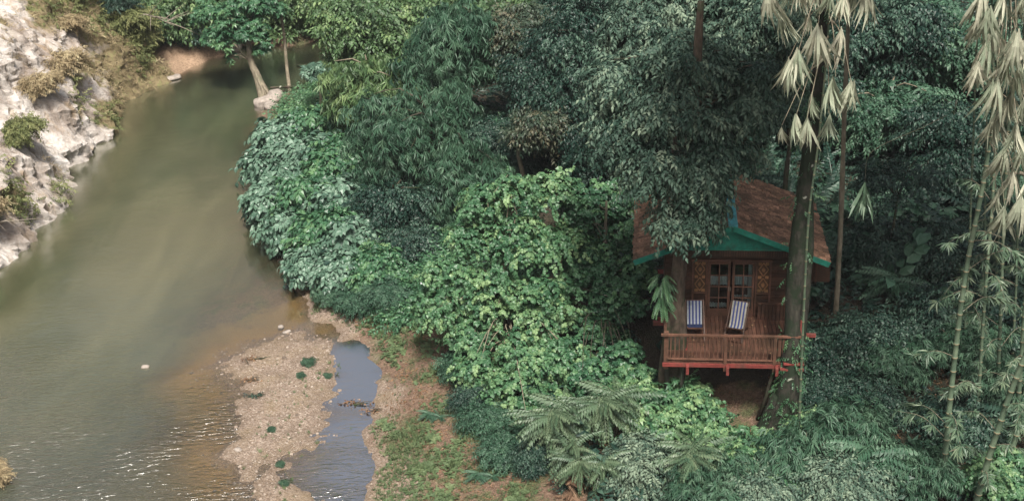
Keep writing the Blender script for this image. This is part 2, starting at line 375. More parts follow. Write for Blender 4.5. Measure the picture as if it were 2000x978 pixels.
# ------------------------------------------------------------------ terrain
def ctl():
    c = []
    def a(lst, z):
        for px, py in lst: p = P(px, py, max(z, 0)); c.append((p[0], p[1], z))
    a([(300, 300), (300, 450), (200, 600), (350, 500), (100, 750), (380, 300), (480, 130), (560, 100), (60, 600), (400, 380), (640, 120)], -1.5)
    a([(30, 930), (200, 850), (-200, 700), (-200, 1100), (250, 720), (100, 1100)], -.95)
    a([(508, 230), (498, 300), (496, 360), (510, 430), (545, 510), (598, 580)], 0.)
    a([(560, 620), (530, 580)], -.14); a([(500, 640), (460, 650)], -.16); a([(420, 600), (500, 500), (380, 680), (320, 740), (320, 850), (350, 960), (390, 1060)], -.28)
    a([(400, 760), (400, 880), (430, 960)], -.10)
    a([(480, 700), (520, 680), (600, 680), (610, 760), (520, 780), (560, 860), (590, 850), (500, 830), (570, 720), (470, 860), (520, 900), (560, 950), (520, 1010), (600, 980), (585, 1050)], .05)
    a([(450, 760), (440, 700), (455, 910), (480, 960)], -.01)
    a([(440, 862), (428, 800), (600, 925), (622, 895)], -.07)
    a([(695, 690), (720, 730), (705, 770), (700, 800), (690, 860), (685, 920), (685, 978), (685, 1080)], -.11); a([(668, 740), (665, 830), (660, 900), (725, 770), (715, 900), (735, 720)], -.07); a([(650, 640), (610, 632), (580, 645)], -.03)
    a([(640, 700), (636, 800), (622, 855), (640, 665)], .03)
    a([(640, 615), (720, 650), (752, 800), (735, 850), (745, 978), (750, 1080)], .13)
    a([(760, 690), (775, 760), (775, 850), (780, 930), (650, 560)], .28)
    a([(850, 700), (850, 850), (950, 950), (750, 600)], .55); a([(1050, 978), (1200, 978), (1100, 850)], .8)
    a([(650, 450), (640, 300), (590, 220)], .6); a([(800, 400), (720, 250)], 1.1); a([(1000, 500), (1200, 600)], 1.4)
    a([(1420, 810), (1310, 760), (1520, 850)], .8); a([(1640, 650)], 1.8); a([(1850, 978), (2000, 978), (1400, 978)], 1.1)
    a([(1300, 400), (1000, 250)], 1.8); a([(1700, 500)], 1.9); a([(2000, 700), (2300, 800)], 1.8); a([(2000, 300)], 1.6); a([(1500, 200), (1250, 100)], 1.6)
    a([(545, 200), (570, 180)], .15); a([(600, 190), (660, 175), (760, 150)], .5)
    a([(700, 105), (800, 80), (900, 40), (640, 92), (590, 98), (530, 100), (490, 112), (450, 125), (420, 135)], -1.2)
    a([(405, 112), (430, 97), (480, 82), (560, 72), (640, 66), (800, 40)], .12)
    a([(398, 110), (372, 120), (345, 135)], .25); a([(370, 103), (345, 112)], .5); a([(385, 88), (345, 92), (322, 105)], 1.0); a([(420, 78)], .9)
    a([(400, 62), (560, 52)], 1.)
    for y in range(30, 82, 6): c.append((-27, y, 3.)); c.append((-23.4, y, -.4))
    for y in (30, 60, 90): c.append((-45, y, 12))
    for x, y, z in ((40, 30, 3), (40, 60, 4), (40, 90, 5), (20, 90, 2.5), (0, 20, .8), (20, 15, 1.5), (-8, 20, -.4), (-20, 15, -.9), (8, 75, 1.6)): c.append((x, y, z))
    return np.array(c)
CT = ctl()
def _rbf():
    X = CT[:, :2]; Dm = np.sqrt(((X[:, None]-X[None])**2).sum(-1)+.3)
    n = len(X); A = np.zeros((n+3, n+3)); A[:n, :n] = Dm+np.eye(n)*-.02; A[:n, n] = 1; A[:n, n+1:] = X; A[n, :n] = 1; A[n+1:, :n] = X.T
    return np.linalg.solve(A, np.concatenate([CT[:, 2], np.zeros(3)]))
WR = _rbf()
def hgt(x, y, detail=True):
    x = np.atleast_1d(np.asarray(x, float)); y = np.atleast_1d(np.asarray(y, float))
    out = np.zeros(len(x)); X = CT[:, :2]; n = len(X)
    for k in range(0, len(x), 20000):
        s = slice(k, k+20000); d = np.sqrt((x[s, None]-X[:, 0])**2+(y[s, None]-X[:, 1])**2+.3)
        out[s] = d @ WR[:n]+WR[n]+WR[n+1]*x[s]+WR[n+2]*y[s]
    out = np.clip(out, -2, 30)
    far = np.clip((y-88)*.8, 0, 70); out = np.where(y > 86, np.maximum(out*np.clip((96-y)/10, 0, 1), far), out)
    if detail:
        p = np.stack([x, y, 0*x], 1); am = np.clip(np.abs(out)*.6, .03, .45)
        out = out+(fbm(p*.5, 4, 3)-.5)*am+(fbm(p*1.7, 4, 9)-.5)*.13*np.clip(1.3-np.abs(out)*.8, .4, 1)
        out = out+(fbm(p*3.1+9, 3, 19)-.5)*.11*np.clip(1-np.abs(out)*3, 0, 1)
    return out
def H(x, y): return float(hgt([x], [y])[0])
def axis(segs):
    o = [segs[0][0]]
    for a, b, st in segs: 
        m = max(1, int(round((b-a)/st))); o += list(a+(b-a)*np.arange(1, m+1)/m)
    return np.array(o)
gx = axis([(-400, -60, 25), (-60, -28, 2), (-28, -14, .35), (-14, 2, .16), (2, 18, .3), (18, 60, 1.5), (60, 400, 25)])
gy = axis([(-60, 20, 8), (20, 30, .8), (30, 46, .16), (46, 92, .4), (92, 130, 2), (130, 500, 25)])
GX, GY = np.meshgrid(gx, gy); fx, fy = GX.ravel(), GY.ravel()
def gridq(nx, ny):
    i = np.arange(ny-1)[:, None]*nx; j = np.arange(nx-1)[None]
    return np.stack([i+j, i+j+1, i+nx+j+1, i+nx+j], -1).reshape(-1, 4)
GZ = hgt(fx, fy)
def near_pts(x, y, pts):  # gaussian mask round world points (x, y, r)
    m = np.zeros(len(x))
    for px, py, r in pts: m = np.maximum(m, np.exp(-(((x-px)**2+(y-py)**2)/r**2)))
    return m
def W(px, py, r, z=0.): p = P(px, py, z); return (p[0], p[1], r)
grav = near_pts(fx, fy, [W(500, 740, 3.2), W(560, 840, 3.2), W(600, 700, 2.2), W(590, 640, 2.5), W(480, 900, 3), W(430, 700, 3), W(680, 800, 2.), W(560, 960, 2.5), W(700, 950, 2), W(350, 950, 3)])
sand = near_pts(fx, fy, [W(362, 90, 2.6, 1.2), W(335, 98, 2., 1.), W(390, 96, 1.6, .6)])

m, t, o = newmat('ground_soil')
vc = coord(t); n1 = noise(t, 1.3, 6, .6, vc); n2 = noise(t, 9, 5, .65, vc)
soil = ramp(t, [(.3, (.075, .048, .033)), (.55, (.15, .098, .068)), (.75, (.23, .165, .12))], n2.outputs[0]).outputs[0]
moss = ramp(t, [(.35, (.03, .05, .018)), (.7, (.08, .11, .04))], n2.outputs[0]).outputs[0]
mf = ramp(t, [(.47, (0, 0, 0)), (.62, (.75, .75, .75))], n1.outputs[0]).outputs[0]
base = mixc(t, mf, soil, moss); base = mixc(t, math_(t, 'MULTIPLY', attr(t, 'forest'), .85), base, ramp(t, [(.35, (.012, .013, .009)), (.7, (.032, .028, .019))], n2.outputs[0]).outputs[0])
vo = t.nodes.new('ShaderNodeTexVoronoi'); vo.inputs['Scale'].default_value = 17; t.links.new(vc, vo.inputs['Vector'])
vo2 = t.nodes.new('ShaderNodeTexVoronoi'); vo2.inputs['Scale'].default_value = 38; t.links.new(vc, vo2.inputs['Vector'])
sep = t.nodes.new('ShaderNodeSeparateColor'); t.links.new(vo.outputs['Color'], sep.inputs[0])
sep2 = t.nodes.new('ShaderNodeSeparateColor'); t.links.new(vo2.outputs['Color'], sep2.inputs[0])
g1 = ramp(t, [(0, (.09, .062, .045)), (.3, (.175, .138, .110)), (.7, (.25, .203, .166)), (.95, (.33, .28, .235)), (1, (.50, .46, .40))], sep.outputs[0]).outputs[0]
g2 = ramp(t, [(0, (.12, .08, .055)), (.5, (.28, .21, .16)), (1, (.43, .36, .30))], sep2.outputs[1]).outputs[0]
gc = mixc(t, 1., mixc(t, .5, g1, g2), (.84, .82, .80), 'MULTIPLY')
n3 = noise(t, .7, 5, .6, vc, .5)
gc = mixc(t, ramp(t, [(.45, (0, 0, 0)), (.68, (.55, .55, .55))], n3.outputs[0]).outputs[0], gc, (.19, .145, .085))
damp = attr(t, 'damp'); gc = mixc(t, math_(t, 'MULTIPLY', damp, .75), gc, mixc(t, .5, gc, (.075, .052, .032)))
wet = attr(t, 'ochre')
gc = mixc(t, wet, gc, mixc(t, .25, (.30, .19, .07), gc))
gf = math_(t, 'ADD', attr(t, 'grav'), math_(t, 'MULTIPLY', math_(t, 'SUBTRACT', n1.outputs[0], .5), .7))
gf = math_(t, 'MULTIPLY', math_(t, 'SUBTRACT', gf, .25), 5, True)
col = mixc(t, gf, base, gc)
sf = math_(t, 'MULTIPLY', math_(t, 'SUBTRACT', attr(t, 'sand'), .3), 3.5, True)
col = mixc(t, sf, col, ramp(t, [(.3, (.20, .135, .085)), (.6, (.36, .25, .17)), (.75, (.44, .33, .24))], n2.outputs[0]).outputs[0])
hh = math_(t, 'ADD', n2.outputs[0], math_(t, 'MULTIPLY', vo.outputs['Distance'], -1.2))
p = princ(t, col, .85, .25, hh, .05, .8); t.links.new(p.outputs[0], o.inputs[0]); GROUND = m
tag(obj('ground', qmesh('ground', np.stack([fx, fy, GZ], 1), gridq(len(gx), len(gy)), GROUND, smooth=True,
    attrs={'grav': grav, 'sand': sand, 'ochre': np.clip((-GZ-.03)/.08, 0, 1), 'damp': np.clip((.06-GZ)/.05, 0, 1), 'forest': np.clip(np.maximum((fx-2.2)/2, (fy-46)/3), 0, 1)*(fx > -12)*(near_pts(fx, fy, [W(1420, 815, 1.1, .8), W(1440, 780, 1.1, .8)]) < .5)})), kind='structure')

# water
wx = axis([(-400, -60, 40), (-60, -28, 4), (-28, -2, .25), (-2, 30, 4)]); wy = axis([(-60, 20, 8), (20, 50, .25), (50, 90, .5), (90, 130, 8)])
WX, WY = np.meshgrid(wx, wy); ux, uy = WX.ravel(), WY.ravel(); dep = np.clip(-hgt(ux, uy), 0, 3)
op = 1-np.exp(-np.clip(dep-.03, 0, 3)/.42)
rip = near_pts(ux, uy, [W(350, 1000, 5), W(500, 1000, 4), W(200, 950, 5), W(400, 850, 2.6), W(300, 880, 4.2), W(50, 950, 5), W(560, 1020, 3), W(-200, 900, 6)])
m, t, o = newmat('river_water')
v1 = coord(t, (1, 1, 1)); n1 = noise(t, .22, 5, .6, coord(t, (1.6, .5, 1), (0, 0, R(8))), 1.)
murk = ramp(t, [(.35, (.055, .062, .031)), (.65, (.098, .099, .052))], n1.outputs[0]).outputs[0]
vr = coord(t, (1., 3.4, 1), (0, 0, R(-32))); nr = noise(t, 1.9, 3, .55, vr, .6)
vr2 = coord(t, (1, 2.2, 1), (0, 0, R(-20))); nr2 = noise(t, 5.5, 2, .5, vr2, .3)
nc = noise(t, .5, 3, .6, v1)
rp = attr(t, 'rip')
patch = ramp(t, [(.35, (.25, .25, .25)), (.6, (1, 1, 1))], noise(t, .35, 3, .6, v1).outputs[0]).outputs[0]
hgt_ = math_(t, 'ADD', math_(t, 'MULTIPLY', math_(t, 'ADD', math_(t, 'MULTIPLY', nr.outputs[0], .135), math_(t, 'MULTIPLY', nr2.outputs[0], .03)), math_(t, 'MULTIPLY', rp, patch)), math_(t, 'MULTIPLY', nc.outputs[0], .018))
b = t.nodes.new('ShaderNodeBump'); b.inputs['Distance'].default_value = 1.; b.inputs['Strength'].default_value = 1.; t.links.new(hgt_, b.inputs['Height'])
df = t.nodes.new('ShaderNodeBsdfDiffuse'); murk = mixc(t, math_(t, 'MULTIPLY', rp, .85), murk, (.050, .056, .040)); t.links.new(murk, df.inputs[0])
tr = t.nodes.new('ShaderNodeBsdfTransparent'); tr.inputs[0].default_value = (.94, .90, .80, 1)
mx = t.nodes.new('ShaderNodeMixShader'); t.links.new(attr(t, 'op'), mx.inputs[0]); t.links.new(tr.outputs[0], mx.inputs[1]); t.links.new(df.outputs[0], mx.inputs[2])
fr = t.nodes.new('ShaderNodeFresnel'); fr.inputs[0].default_value = 1.38; t.links.new(b.outputs[0], fr.inputs['Normal'])
gl = t.nodes.new('ShaderNodeBsdfGlossy'); gl.inputs['Roughness'].default_value = .19; t.links.new(b.outputs[0], gl.inputs['Normal'])
mx2 = t.nodes.new('ShaderNodeMixShader'); t.links.new(math_(t, 'MULTIPLY', fr.outputs[0], math_(t, 'ADD', math_(t, 'MULTIPLY', attr(t, 'puddle_sheen'), 20), 3.9), True), mx2.inputs[0]); t.links.new(mx.outputs[0], mx2.inputs[1]); t.links.new(gl.outputs[0], mx2.inputs[2])  # sky reflection boosted by a mask on the puddle, far above its fresnel
t.links.new(mx2.outputs[0], o.inputs[0]); WATER = m
tag(obj('river', qmesh('river', np.stack([ux, uy, 0*ux], 1), gridq(len(wx), len(wy)), WATER, smooth=True, attrs={'op': op, 'rip': rip, 'puddle_sheen': near_pts(ux, uy, [W(705, 700, 1.3), W(710, 760, 1.5), W(695, 850, 1.5), W(690, 920, 1.6), W(690, 1000, 1.8)])})), kind='structure')

# ------------------------------------------------------------------ cliff
CB = np.array([(-27, 18), (-24.6, 34), (-23.6, 44)]+[tuple(P(a, b)[:2]) for a, b in ((0, 500), (60, 425), (130, 308), (188, 238), (238, 205), (292, 178), (340, 150))]+[(-22.6, 78.5), (-25.5, 82.5), (-31, 87), (-44, 94), (-80, 101)], float)
_cb, _ = resample(np.c_[CB, np.zeros(len(CB))], np.zeros(len(CB)), .17); _cb = _cb[:, :2]
_cT = np.gradient(_cb, axis=0); _cT /= np.linalg.norm(_cT, axis=1)[:, None]
_cN = np.stack([_cT[:, 1], -_cT[:, 0]], 1)      # towards the river (+x)
def cliff_grid(ii, tt):
    b = _cb[ii]; n_ = _cN[ii]; y = b[:, 1]
    lean = .42+.16*np.clip((y-66)/10, 0, 1)
    off = -tt*lean-.02*tt*tt+.5
    x0 = b[:, 0]+n_[:, 0]*off; y0 = b[:, 1]+n_[:, 1]*off
    q = np.stack([x0, y0, tt], 1)
    veg = np.clip((y-64.5)/7, 0, 1)
    a = fbm(q*np.array([.25, .25, .16])+3, 4, 21)-.5; b2 = fbm(q*np.array([.7, .7, .35])+fbm(q*.4, 2, 5)[:, None], 4, 33, True)-.6; c_ = fbm(q*2.4, 3, 44)-.5
    c2_ = fbm(q*np.array([1.5, 1.5, .9])+fbm(q*.9, 2, 6)[:, None]*2, 3, 52, True)-.6
    d = a*3.2+b2*1.7*(1-.4*veg)+c_*.3+c2_*.45*(1-.5*veg)
    st = vnoise(np.stack([tt*.55+a*3, x0*.05, y0*.12], 1), 8)-.5
    d = d+st*.9
    x1 = x0+n_[:, 0]*d; y1 = y0+n_[:, 1]*d
    return np.stack([x1, y1, tt-.4+.3*c_], 1), veg, b2, a
nI = len(_cb); tt = axis([(0, 14, .17), (14, 34, .7)]); I, T = np.meshgrid(np.arange(nI), tt); CV, cveg, cridge, clow = cliff_grid(I.ravel(), T.ravel())
cv2 = np.clip(cveg*1.1+(fbm(CV*.45, 4, 71)-.44)*2.6+np.clip((CV[:, 2]-5)/12, 0, .3), 0, 1)
m, t, o = newmat('limestone')
v = coord(t, (1, 1, .45)); n1 = noise(t, .55, 8, .62, v, .4); n2 = noise(t, 3.5, 6, .7, v); n3 = noise(t, 1.1, 5, .6, coord(t, (1, 1, .25)))
rk = ramp(t, [(.28, (.11, .09, .075)), (.40, (.26, .22, .19)), (.52, (.45, .41, .375)), (.72, (.66, .63, .60))], n1.outputs[0]).outputs[0]
rk = mixc(t, ramp(t, [(.35, (.5, .5, .5)), (.52, (0, 0, 0))], n2.outputs[0]).outputs[0], rk, (.20, .155, .115))
rk = mixc(t, ramp(t, [(.56, (0, 0, 0)), (.68, (.75, .75, .75))], n3.outputs[0]).outputs[0], rk, (.26, .19, .12))
vg = ramp(t, [(.3, (.10, .085, .045)), (.5, (.19, .15, .085)), (.7, (.14, .16, .06))], n2.outputs[0]).outputs[0]
vf = math_(t, 'MULTIPLY', math_(t, 'SUBTRACT', math_(t, 'ADD', attr(t, 'veg'), math_(t, 'MULTIPLY', math_(t, 'SUBTRACT', n2.outputs[0], .5), .8)), .5), 4, True)
col = mixc(t, vf, rk, vg)
vk = t.nodes.new('ShaderNodeTexVoronoi'); vk.feature = 'DISTANCE_TO_EDGE'; vk.inputs['Scale'].default_value = .9; t.links.new(noise(t, 1.2, 3, .6, coord(t, (1, 1, .5))).outputs['Color'], vk.inputs['Vector'])
p = princ(t, col, .9, .2, math_(t, 'ADD', n2.outputs[0], math_(t, 'MULTIPLY', n1.outputs[0], 2)), .16, 1.); t.links.new(p.outputs[0], o.inputs[0]); LIME = m
tag(obj('cliff', qmesh('cliff', CV, gridq(nI, len(tt))[:, ::-1], LIME, smooth=False, attrs={'veg': cv2})), kind='structure')
def on_cliff(y, z):
    i = int(np.argmin(abs(_cb[:, 1]-y))); V, *_ = cliff_grid(np.array([i]), np.array([z+.4])); return V[0]

# dry scrub and grass over the cliff: uncountable
rng = np.random.default_rng(77)
ix = rng.choice(len(CV), 160000); ix = ix[(rng.uniform(0, 1, len(ix)) < np.clip(cv2[ix]*1.5-.35, 0, 1)) & (CV[ix, 2] > .35) & (CV[ix, 1] > 40) & (CV[ix, 2] < 16)][:42000]
pos = CV[ix]+rng.normal(0, .08, (len(ix), 3)); cl = fbm(pos*.35, 3, 91)
N = len(pos); yaw = rng.normal(pi/2, 1.2, N)
sel = cl > .54
tr1 = scatter(rng, T_TWIG+T_GR, pos[~sel], yaw[~sel], rng.normal(-.1, .5, (~sel).sum()), rng.normal(0, .5, (~sel).sum()), rng.uniform(.6, 1.5, (~sel).sum()), .45+rng.normal(0, .2, (~sel).sum()))
tag(obj('dry_grass', qmesh('dry_grass', tr1[0], tr1[1], L_DRY, tr1[2])), 'tangled dry brown grass and twigs clinging to the cliff face', 'dry grass', kind='stuff')
tr2 = scatter(rng, T_OV, pos[sel], yaw[sel], rng.normal(-.2, .5, sel.sum()), rng.normal(0, .5, sel.sum()), rng.uniform(.7, 1.3, sel.sum()), .45+rng.normal(0, .2, sel.sum()))
tag(obj('scrub', qmesh('scrub', tr2[0], tr2[1], L_OLIVE, tr2[2])), 'olive green creeping scrub growing over the cliff face', 'scrub', kind='stuff')

# ------------------------------------------------------------------ ground cover
def scat_ground(name, label, cat, tpls, mat, n, xr, yr, mask, size, lvm=.45, pitch=(0.1, .3), zoff=0., seed=1):
    rng = np.random.default_rng(seed); x = rng.uniform(*xr, n); y = rng.uniform(*yr, n); z = hgt(x, y)
    k = (rng.uniform(0, 1, n) < mask(x, y, z)); x, y, z = x[k], y[k], z[k]; n = len(x)
    cl = fbm(np.stack([x, y, 0*x], 1)*.8, 3, seed)-.5
    tr = scatter(rng, tpls, np.stack([x, y, z+zoff], 1), rng.uniform(0, 2*pi, n), rng.normal(pitch[0], pitch[1], n), rng.normal(0, .3, n), size*rng.uniform(.5, 1.4, n)*np.clip(1+2*cl, .4, 2), lvm+cl*.8+rng.normal(0, .13, n))
    return tag(obj(name, qmesh(name, tr[0], tr[1], mat, tr[2])), label, cat, kind='stuff')
GP = [W(770, 640, 1.6, .3), W(740, 600, 1.4, .4), W(800, 600, 1.6, .5), W(700, 590, 1.2, .3), W(790, 680, 1., .4), W(765, 880, 1.0, .3), W(800, 860, .9, .4), W(770, 950, .9, .3), W(830, 900, .7, .5), W(850, 800, .5, .5),
      W(900, 890, .8, .6), W(1000, 960, .6, .7), W(860, 970, .6, .5), W(930, 850, .7, .6), W(650, 580, 1., .2), W(830, 740, .5, .4), W(750, 830, .5, .2), W(960, 900, .7, .7)]
def m_grass(x, y, z):
    g = near_pts(x, y, GP)*.95; f = fbm(np.stack([x, y, 0*x], 1)*1.6, 3, 12)
    return np.where(z > .06, np.clip(g*1.5*np.clip((f-.38)*5, 0, 1)+.06, 0, 1), np.where(z > -.08, .012, 0))
scat_ground('grass', 'patches of short green grass on the brown river bank', 'grass', T_GR, L_GRASS, 36000, (-9, 3), (30, 47), m_grass, .8, pitch=(.0, .4), seed=4)
scat_ground('herbs', 'low leafy weeds spread over the brown river bank', 'weeds', T_HERB, L_GRASS, 50000, (-9, 3), (30, 47), lambda x, y, z: np.where(z > .12, np.clip(near_pts(x, y, GP)*.9-.2+.05, 0, 1), 0)*np.clip((fbm(np.stack([x, y, 0*x], 1)*1.3, 3, 15)-.42)*6, 0, 1), 1., pitch=(.1, .25), zoff=.06, seed=5)
scat_ground('leaf_litter', 'fallen brown leaves lying on the ground beside the bushes', 'leaf litter', [leaf_fold(.09, .028)+(np.zeros(2),), leaf_kite(.07, .02)+(np.zeros(1),), leaf_fold(.06, .02, .5)+(np.zeros(2),)], L_LITTER, 42000, (-8, 16), (29, 44),
            lambda x, y, z: np.where((z > .15) & ((y < 36.5) | (x < 3)), .9, 0)*np.clip((fbm(np.stack([x, y, 0*x], 1)*.9, 3, 16)-.3)*3, 0.1, 1), 1., pitch=(0, .15), zoff=.02, seed=6)
HX, HY = 6.9, 35.2
def m_under(x, y, z):
    bankx = -8+ (y-44)*-.22
    keep = np.where((x > np.where(y < 44, 1.0, bankx)) & (z > .35), 1, 0)
    hut = ((x > 4.2) & (x < 9.6) & (y > 33.4) & (y < 41.5)) | ((x < 14) & (x > 9) & (y < 34.5) & (y > 31) & (fbm(np.stack([x, y, 0*x], 1)*.8, 3, 28) > .47))
    return keep*np.where(hut, 0.02, .8)*np.clip((fbm(np.stack([x, y, 0*x], 1)*.5, 3, 18)-.3)*4, np.where(x < 3, .6, .12), 1)
scat_ground('undergrowth', 'dark leafy undergrowth covering the forest floor', 'undergrowth', T_OV+T_LAN[:3]+T_WH[:2], L_DARK, 30000, (-10, 42), (29, 90), m_under, 1.5, pitch=(.5, .4), zoff=.1, seed=7)
scat_ground('creeper', 'green creeper carpet on the slope behind the river bank bushes', 'creeper', T_OV, L_BRI2, 22000, (-9, 1), (42, 60), lambda x, y, z: np.where((z > .3) & (x > -8-(y-44)*.2+1), .8, 0), 1.0, pitch=(.2, .4), zoff=.12, seed=8)
scat_ground('bank_cover', 'green weeds and creepers along the far shore of the river', 'weeds', T_OV, L_FAR, 16000, (-24, 6), (80, 93), lambda x, y, z: np.where((z > .12) & (near_pts(x, y, [W(362, 90, 2.4, 1.2), W(385, 92, 1.6, .8)]) < .4), .9, 0), 1.7, pitch=(.4, .4), zoff=.15, seed=31)
scat_ground('spit_weeds', 'yellow green weeds covering the river spit behind the bank bushes', 'weeds', T_OV, L_BRI, 9000, (-14, -4), (62, 76), lambda x, y, z: np.where(z > .22, .8, 0), 1.1, pitch=(.4, .4), zoff=.1, seed=32)
scat_ground('fern_cover', 'dark ferns filling the shaded forest floor behind the hut', 'ferns', T_PIN+T_PINS, L_DARK, 14000, (-4, 40), (24, 88), lambda x, y, z: np.where((z > .3) & (x > np.where(y < 41, 13.2, np.where(y < 60, 3., -4))) & (x > y*.44*(y < 41)), np.where(y < 64, .9, .5), 0), 1.15, lvm=.55, pitch=(.75, .35), zoff=.1, seed=41)
scat_ground('forest_herbs', 'broad-leaved herbs between the trees of the shaded forest', 'herbs', T_WH+T_BIG[:2], L_FEA, 5000, (-4, 36), (40, 80), lambda x, y, z: np.where((z > .3) & (x > np.where(y < 56, 9.5, -4)), .9, 0)*np.clip((fbm(np.stack([x, y, 0*x], 1)*.6, 3, 48)-.4)*5, 0, 1), 1.3, lvm=.3, pitch=(.5, .4), zoff=.5, seed=42)
# pebbles
rng = np.random.default_rng(9); n = 9000; x = rng.uniform(-13, -4, n); y = rng.uniform(31, 44, n); z = hgt(x, y)
k = (z > -.12) & (z < .2) & (rng.uniform(0, 1, n) < near_pts(x, y, [W(500, 740, 3.2), W(560, 840, 3), W(600, 700, 2), W(480, 900, 2)])); x, y, z = x[k], y[k], z[k]; n = len(x)
pv = np.array([[1, 0, 0], [0, 1, 0], [-1, 0, 0], [0, -1, 0], [.45, .45, .55], [-.5, .4, .55], [-.4, -.5, .5], [.45, -.45, .5]], float)
pq = np.array([[4, 5, 6, 7], [0, 1, 5, 4], [1, 2, 6, 5], [2, 3, 7, 6], [3, 0, 4, 7]])
tr = scatter(rng, [(pv, pq, np.zeros(5))], np.stack([x, y, z], 1), rng.uniform(0, 6.3, n), rng.normal(0, .15, n), rng.normal(0, .15, n), rng.gamma(2.2, .009, n)+.006, rng.uniform(.1, .9, n))
STONE = leafmat('pebble_stone', (.09, .07, .055), (.20, .155, .12), (.36, .31, .26), .8, 0., .25)
tag(obj('pebbles', qmesh('pebbles', tr[0], tr[1], STONE, tr[2])), 'small rounded pebbles strewn over the gravel bar', 'pebbles', kind='stuff')

# ------------------------------------------------------------------ the hut on stilts
WOOD = woodmat('wood_redbrown', (.055, .026, .018), (.14, .068, .046))
WOODD = woodmat('wood_dark', (.030, .015, .010), (.085, .042, .026))
WOODL = woodmat('wood_rail', (.062, .030, .021), (.155, .078, .052))
REDP = plainmat('paint_red', (.17, .036, .03), .6, .4, .3)
GRNP = plainmat('paint_green', (.014, .16, .115), .65, .3, .3, 4)
TURQ = plainmat('paint_turquoise', (.055, .27, .29), .55, .4, .3, 5)
SHING = woodmat('wood_shingle', (.085, .045, .028), (.36, .20, .125), (6, 3, 6), .85)
CARVE = woodmat('carved_light', (.13, .065, .03), (.27, .145, .07), (5, 5, 5))
CARVD = woodmat('carved_dark', (.055, .03, .018), (.10, .055, .03), (5, 5, 5))
CLOTHW = plainmat('curtain_cloth', (.62, .64, .62), .9, .1, .06)
INT = plainmat('interior_dark', (.03, .025, .02), .9, .1)
m, t, o = newmat('glass_pane'); g = t.nodes.new('ShaderNodeBsdfGlossy'); g.inputs['Roughness'].default_value = .03; tr = t.nodes.new('ShaderNodeBsdfTransparent')
tr.inputs[0].default_value = (.8, .86, .86, 1); f = t.nodes.new('ShaderNodeFresnel'); f.inputs[0].default_value = 1.5; mx = t.nodes.new('ShaderNodeMixShader')
t.links.new(f.outputs[0], mx.inputs[0]); t.links.new(tr.outputs[0], mx.inputs[1]); t.links.new(g.outputs[0], mx.inputs[2]); t.links.new(mx.outputs[0], o.inputs[0]); GLASS = m
rng = np.random.default_rng(3)
HO = P(1297, 705, 3.2); HZ = R(-7); DZ = 2.5
hut = thing('stilt_hut', 'small brown wooden hut on stilts with green gable and shingle roof under the trees', 'hut', (HO[0], HO[1], 3.2-DZ), HZ)
def hw(u, v, z): return np.array([HO[0]+cos(HZ)*u-sin(HZ)*v, HO[1]+sin(HZ)*u+cos(HZ)*v, 3.2-DZ+z])
b = MB()
u = -.02
while u < 4.35:
    wd = .125; L0 = 0 if u < 3.5 else rng.uniform(.02, .12)
    if 3.55 < u < 4.3:  # gap for the trunk
        b.box((u+wd/2, 2.1, DZ-.02), (wd-.008, 1.8, .04), lv=rng.uniform(.2, .9))
    elif not (0.0 < u < .72): b.box((u+wd/2, 1.5, DZ-.02), (wd-.008, 3.0+L0*0, .04), lv=rng.uniform(.2, .9))
    else:
        b.box((u+wd/2, .35, DZ-.02), (wd-.008, .7, .04), lv=rng.uniform(.2, .9)); b.box((u+wd/2, 2.4, DZ-.02), (wd-.008, 1.2, .04), lv=rng.uniform(.2, .9))
    u += .13
b.build('deck_floor', WOOD, hut)
for c_, d_ in (((1.75, -.03, DZ-.1), (3.6, .05, .12)), ((1.9, 2.9, DZ-.13), (4.2, .08, .14)), ((2.1, 6.4, DZ-.13), (4.6, .1, .14))): MB().box(c_, d_).build('deck_beam', REDP, hut)
for ux_ in (.72, 1.95, 3.45): MB().box((ux_, 1.4, DZ-.13), (.08, 3.2, .14)).box((ux_, -.24, DZ-.16), (.09, .12, .26)).build('joist', REDP, hut)
MB().bar((-.35, 2.6, DZ-.1), (.3, 2.6, DZ-.1), .14, .12).build('joist', REDP, hut)
for ux_, v_, r_, zz in ((.06, .1, .07, DZ+1.0), (1.88, -.0, .05, DZ+.99), (3.38, 0, .05, DZ+.97)):
    MB().box((ux_, v_, (DZ-.3+zz)/2), (r_*2, r_*2, zz-DZ+.3), lv=.6).build('railing_post', WOODL, hut)
ra = MB(); ra.box((2.05, -.02, DZ+.96), (4.3, .09, .055), lv=.8); ra.box((.96, 0, DZ+.10), (1.72, .05, .05), lv=.9); ra.box((2.63, 0, DZ+.09), (1.4, .05, .05), lv=.9)
for k in range(13): ra.box((.20+k*.132, 0, DZ+.53), (.035, .03, .86), lv=rng.uniform(.3, .8))
for k in range(11): ra.box((2.02+k*.127, 0, DZ+.53), (.035, .03, .86), lv=rng.uniform(.3, .8))
for k in range(4): ra.box((3.52+k*.13, .02, DZ+.6), (.10, .03, .72), lv=rng.uniform(.3, .7))
ra.build('railing', WOODL, hut)
ra = MB(); ra.box((0.03, 1.5, DZ+.96), (.08, 2.7, .05), lv=.7); ra.box((0.03, 1.5, DZ+.1), (.05, 2.7, .05), lv=.7)
for k in range(20): ra.box((.03, .25+k*.135, DZ+.53), (.03, .035, .86), lv=rng.uniform(.2, .7))
ra.build('side_railing', WOOD, hut)
ra = MB(); ra.box((4.1, 2.2, DZ+.8), (.08, 1.5, .05), lv=.6); 
for k in range(11): ra.box((3.1+k*.12, 2.75, DZ+.3), (.10, .03, .60), lv=rng.uniform(.2, .8))
ra.box((3.7, 2.72, DZ+.62), (1.35, .07, .05), lv=.8)
ra.build('side_railing', WOOD, hut)
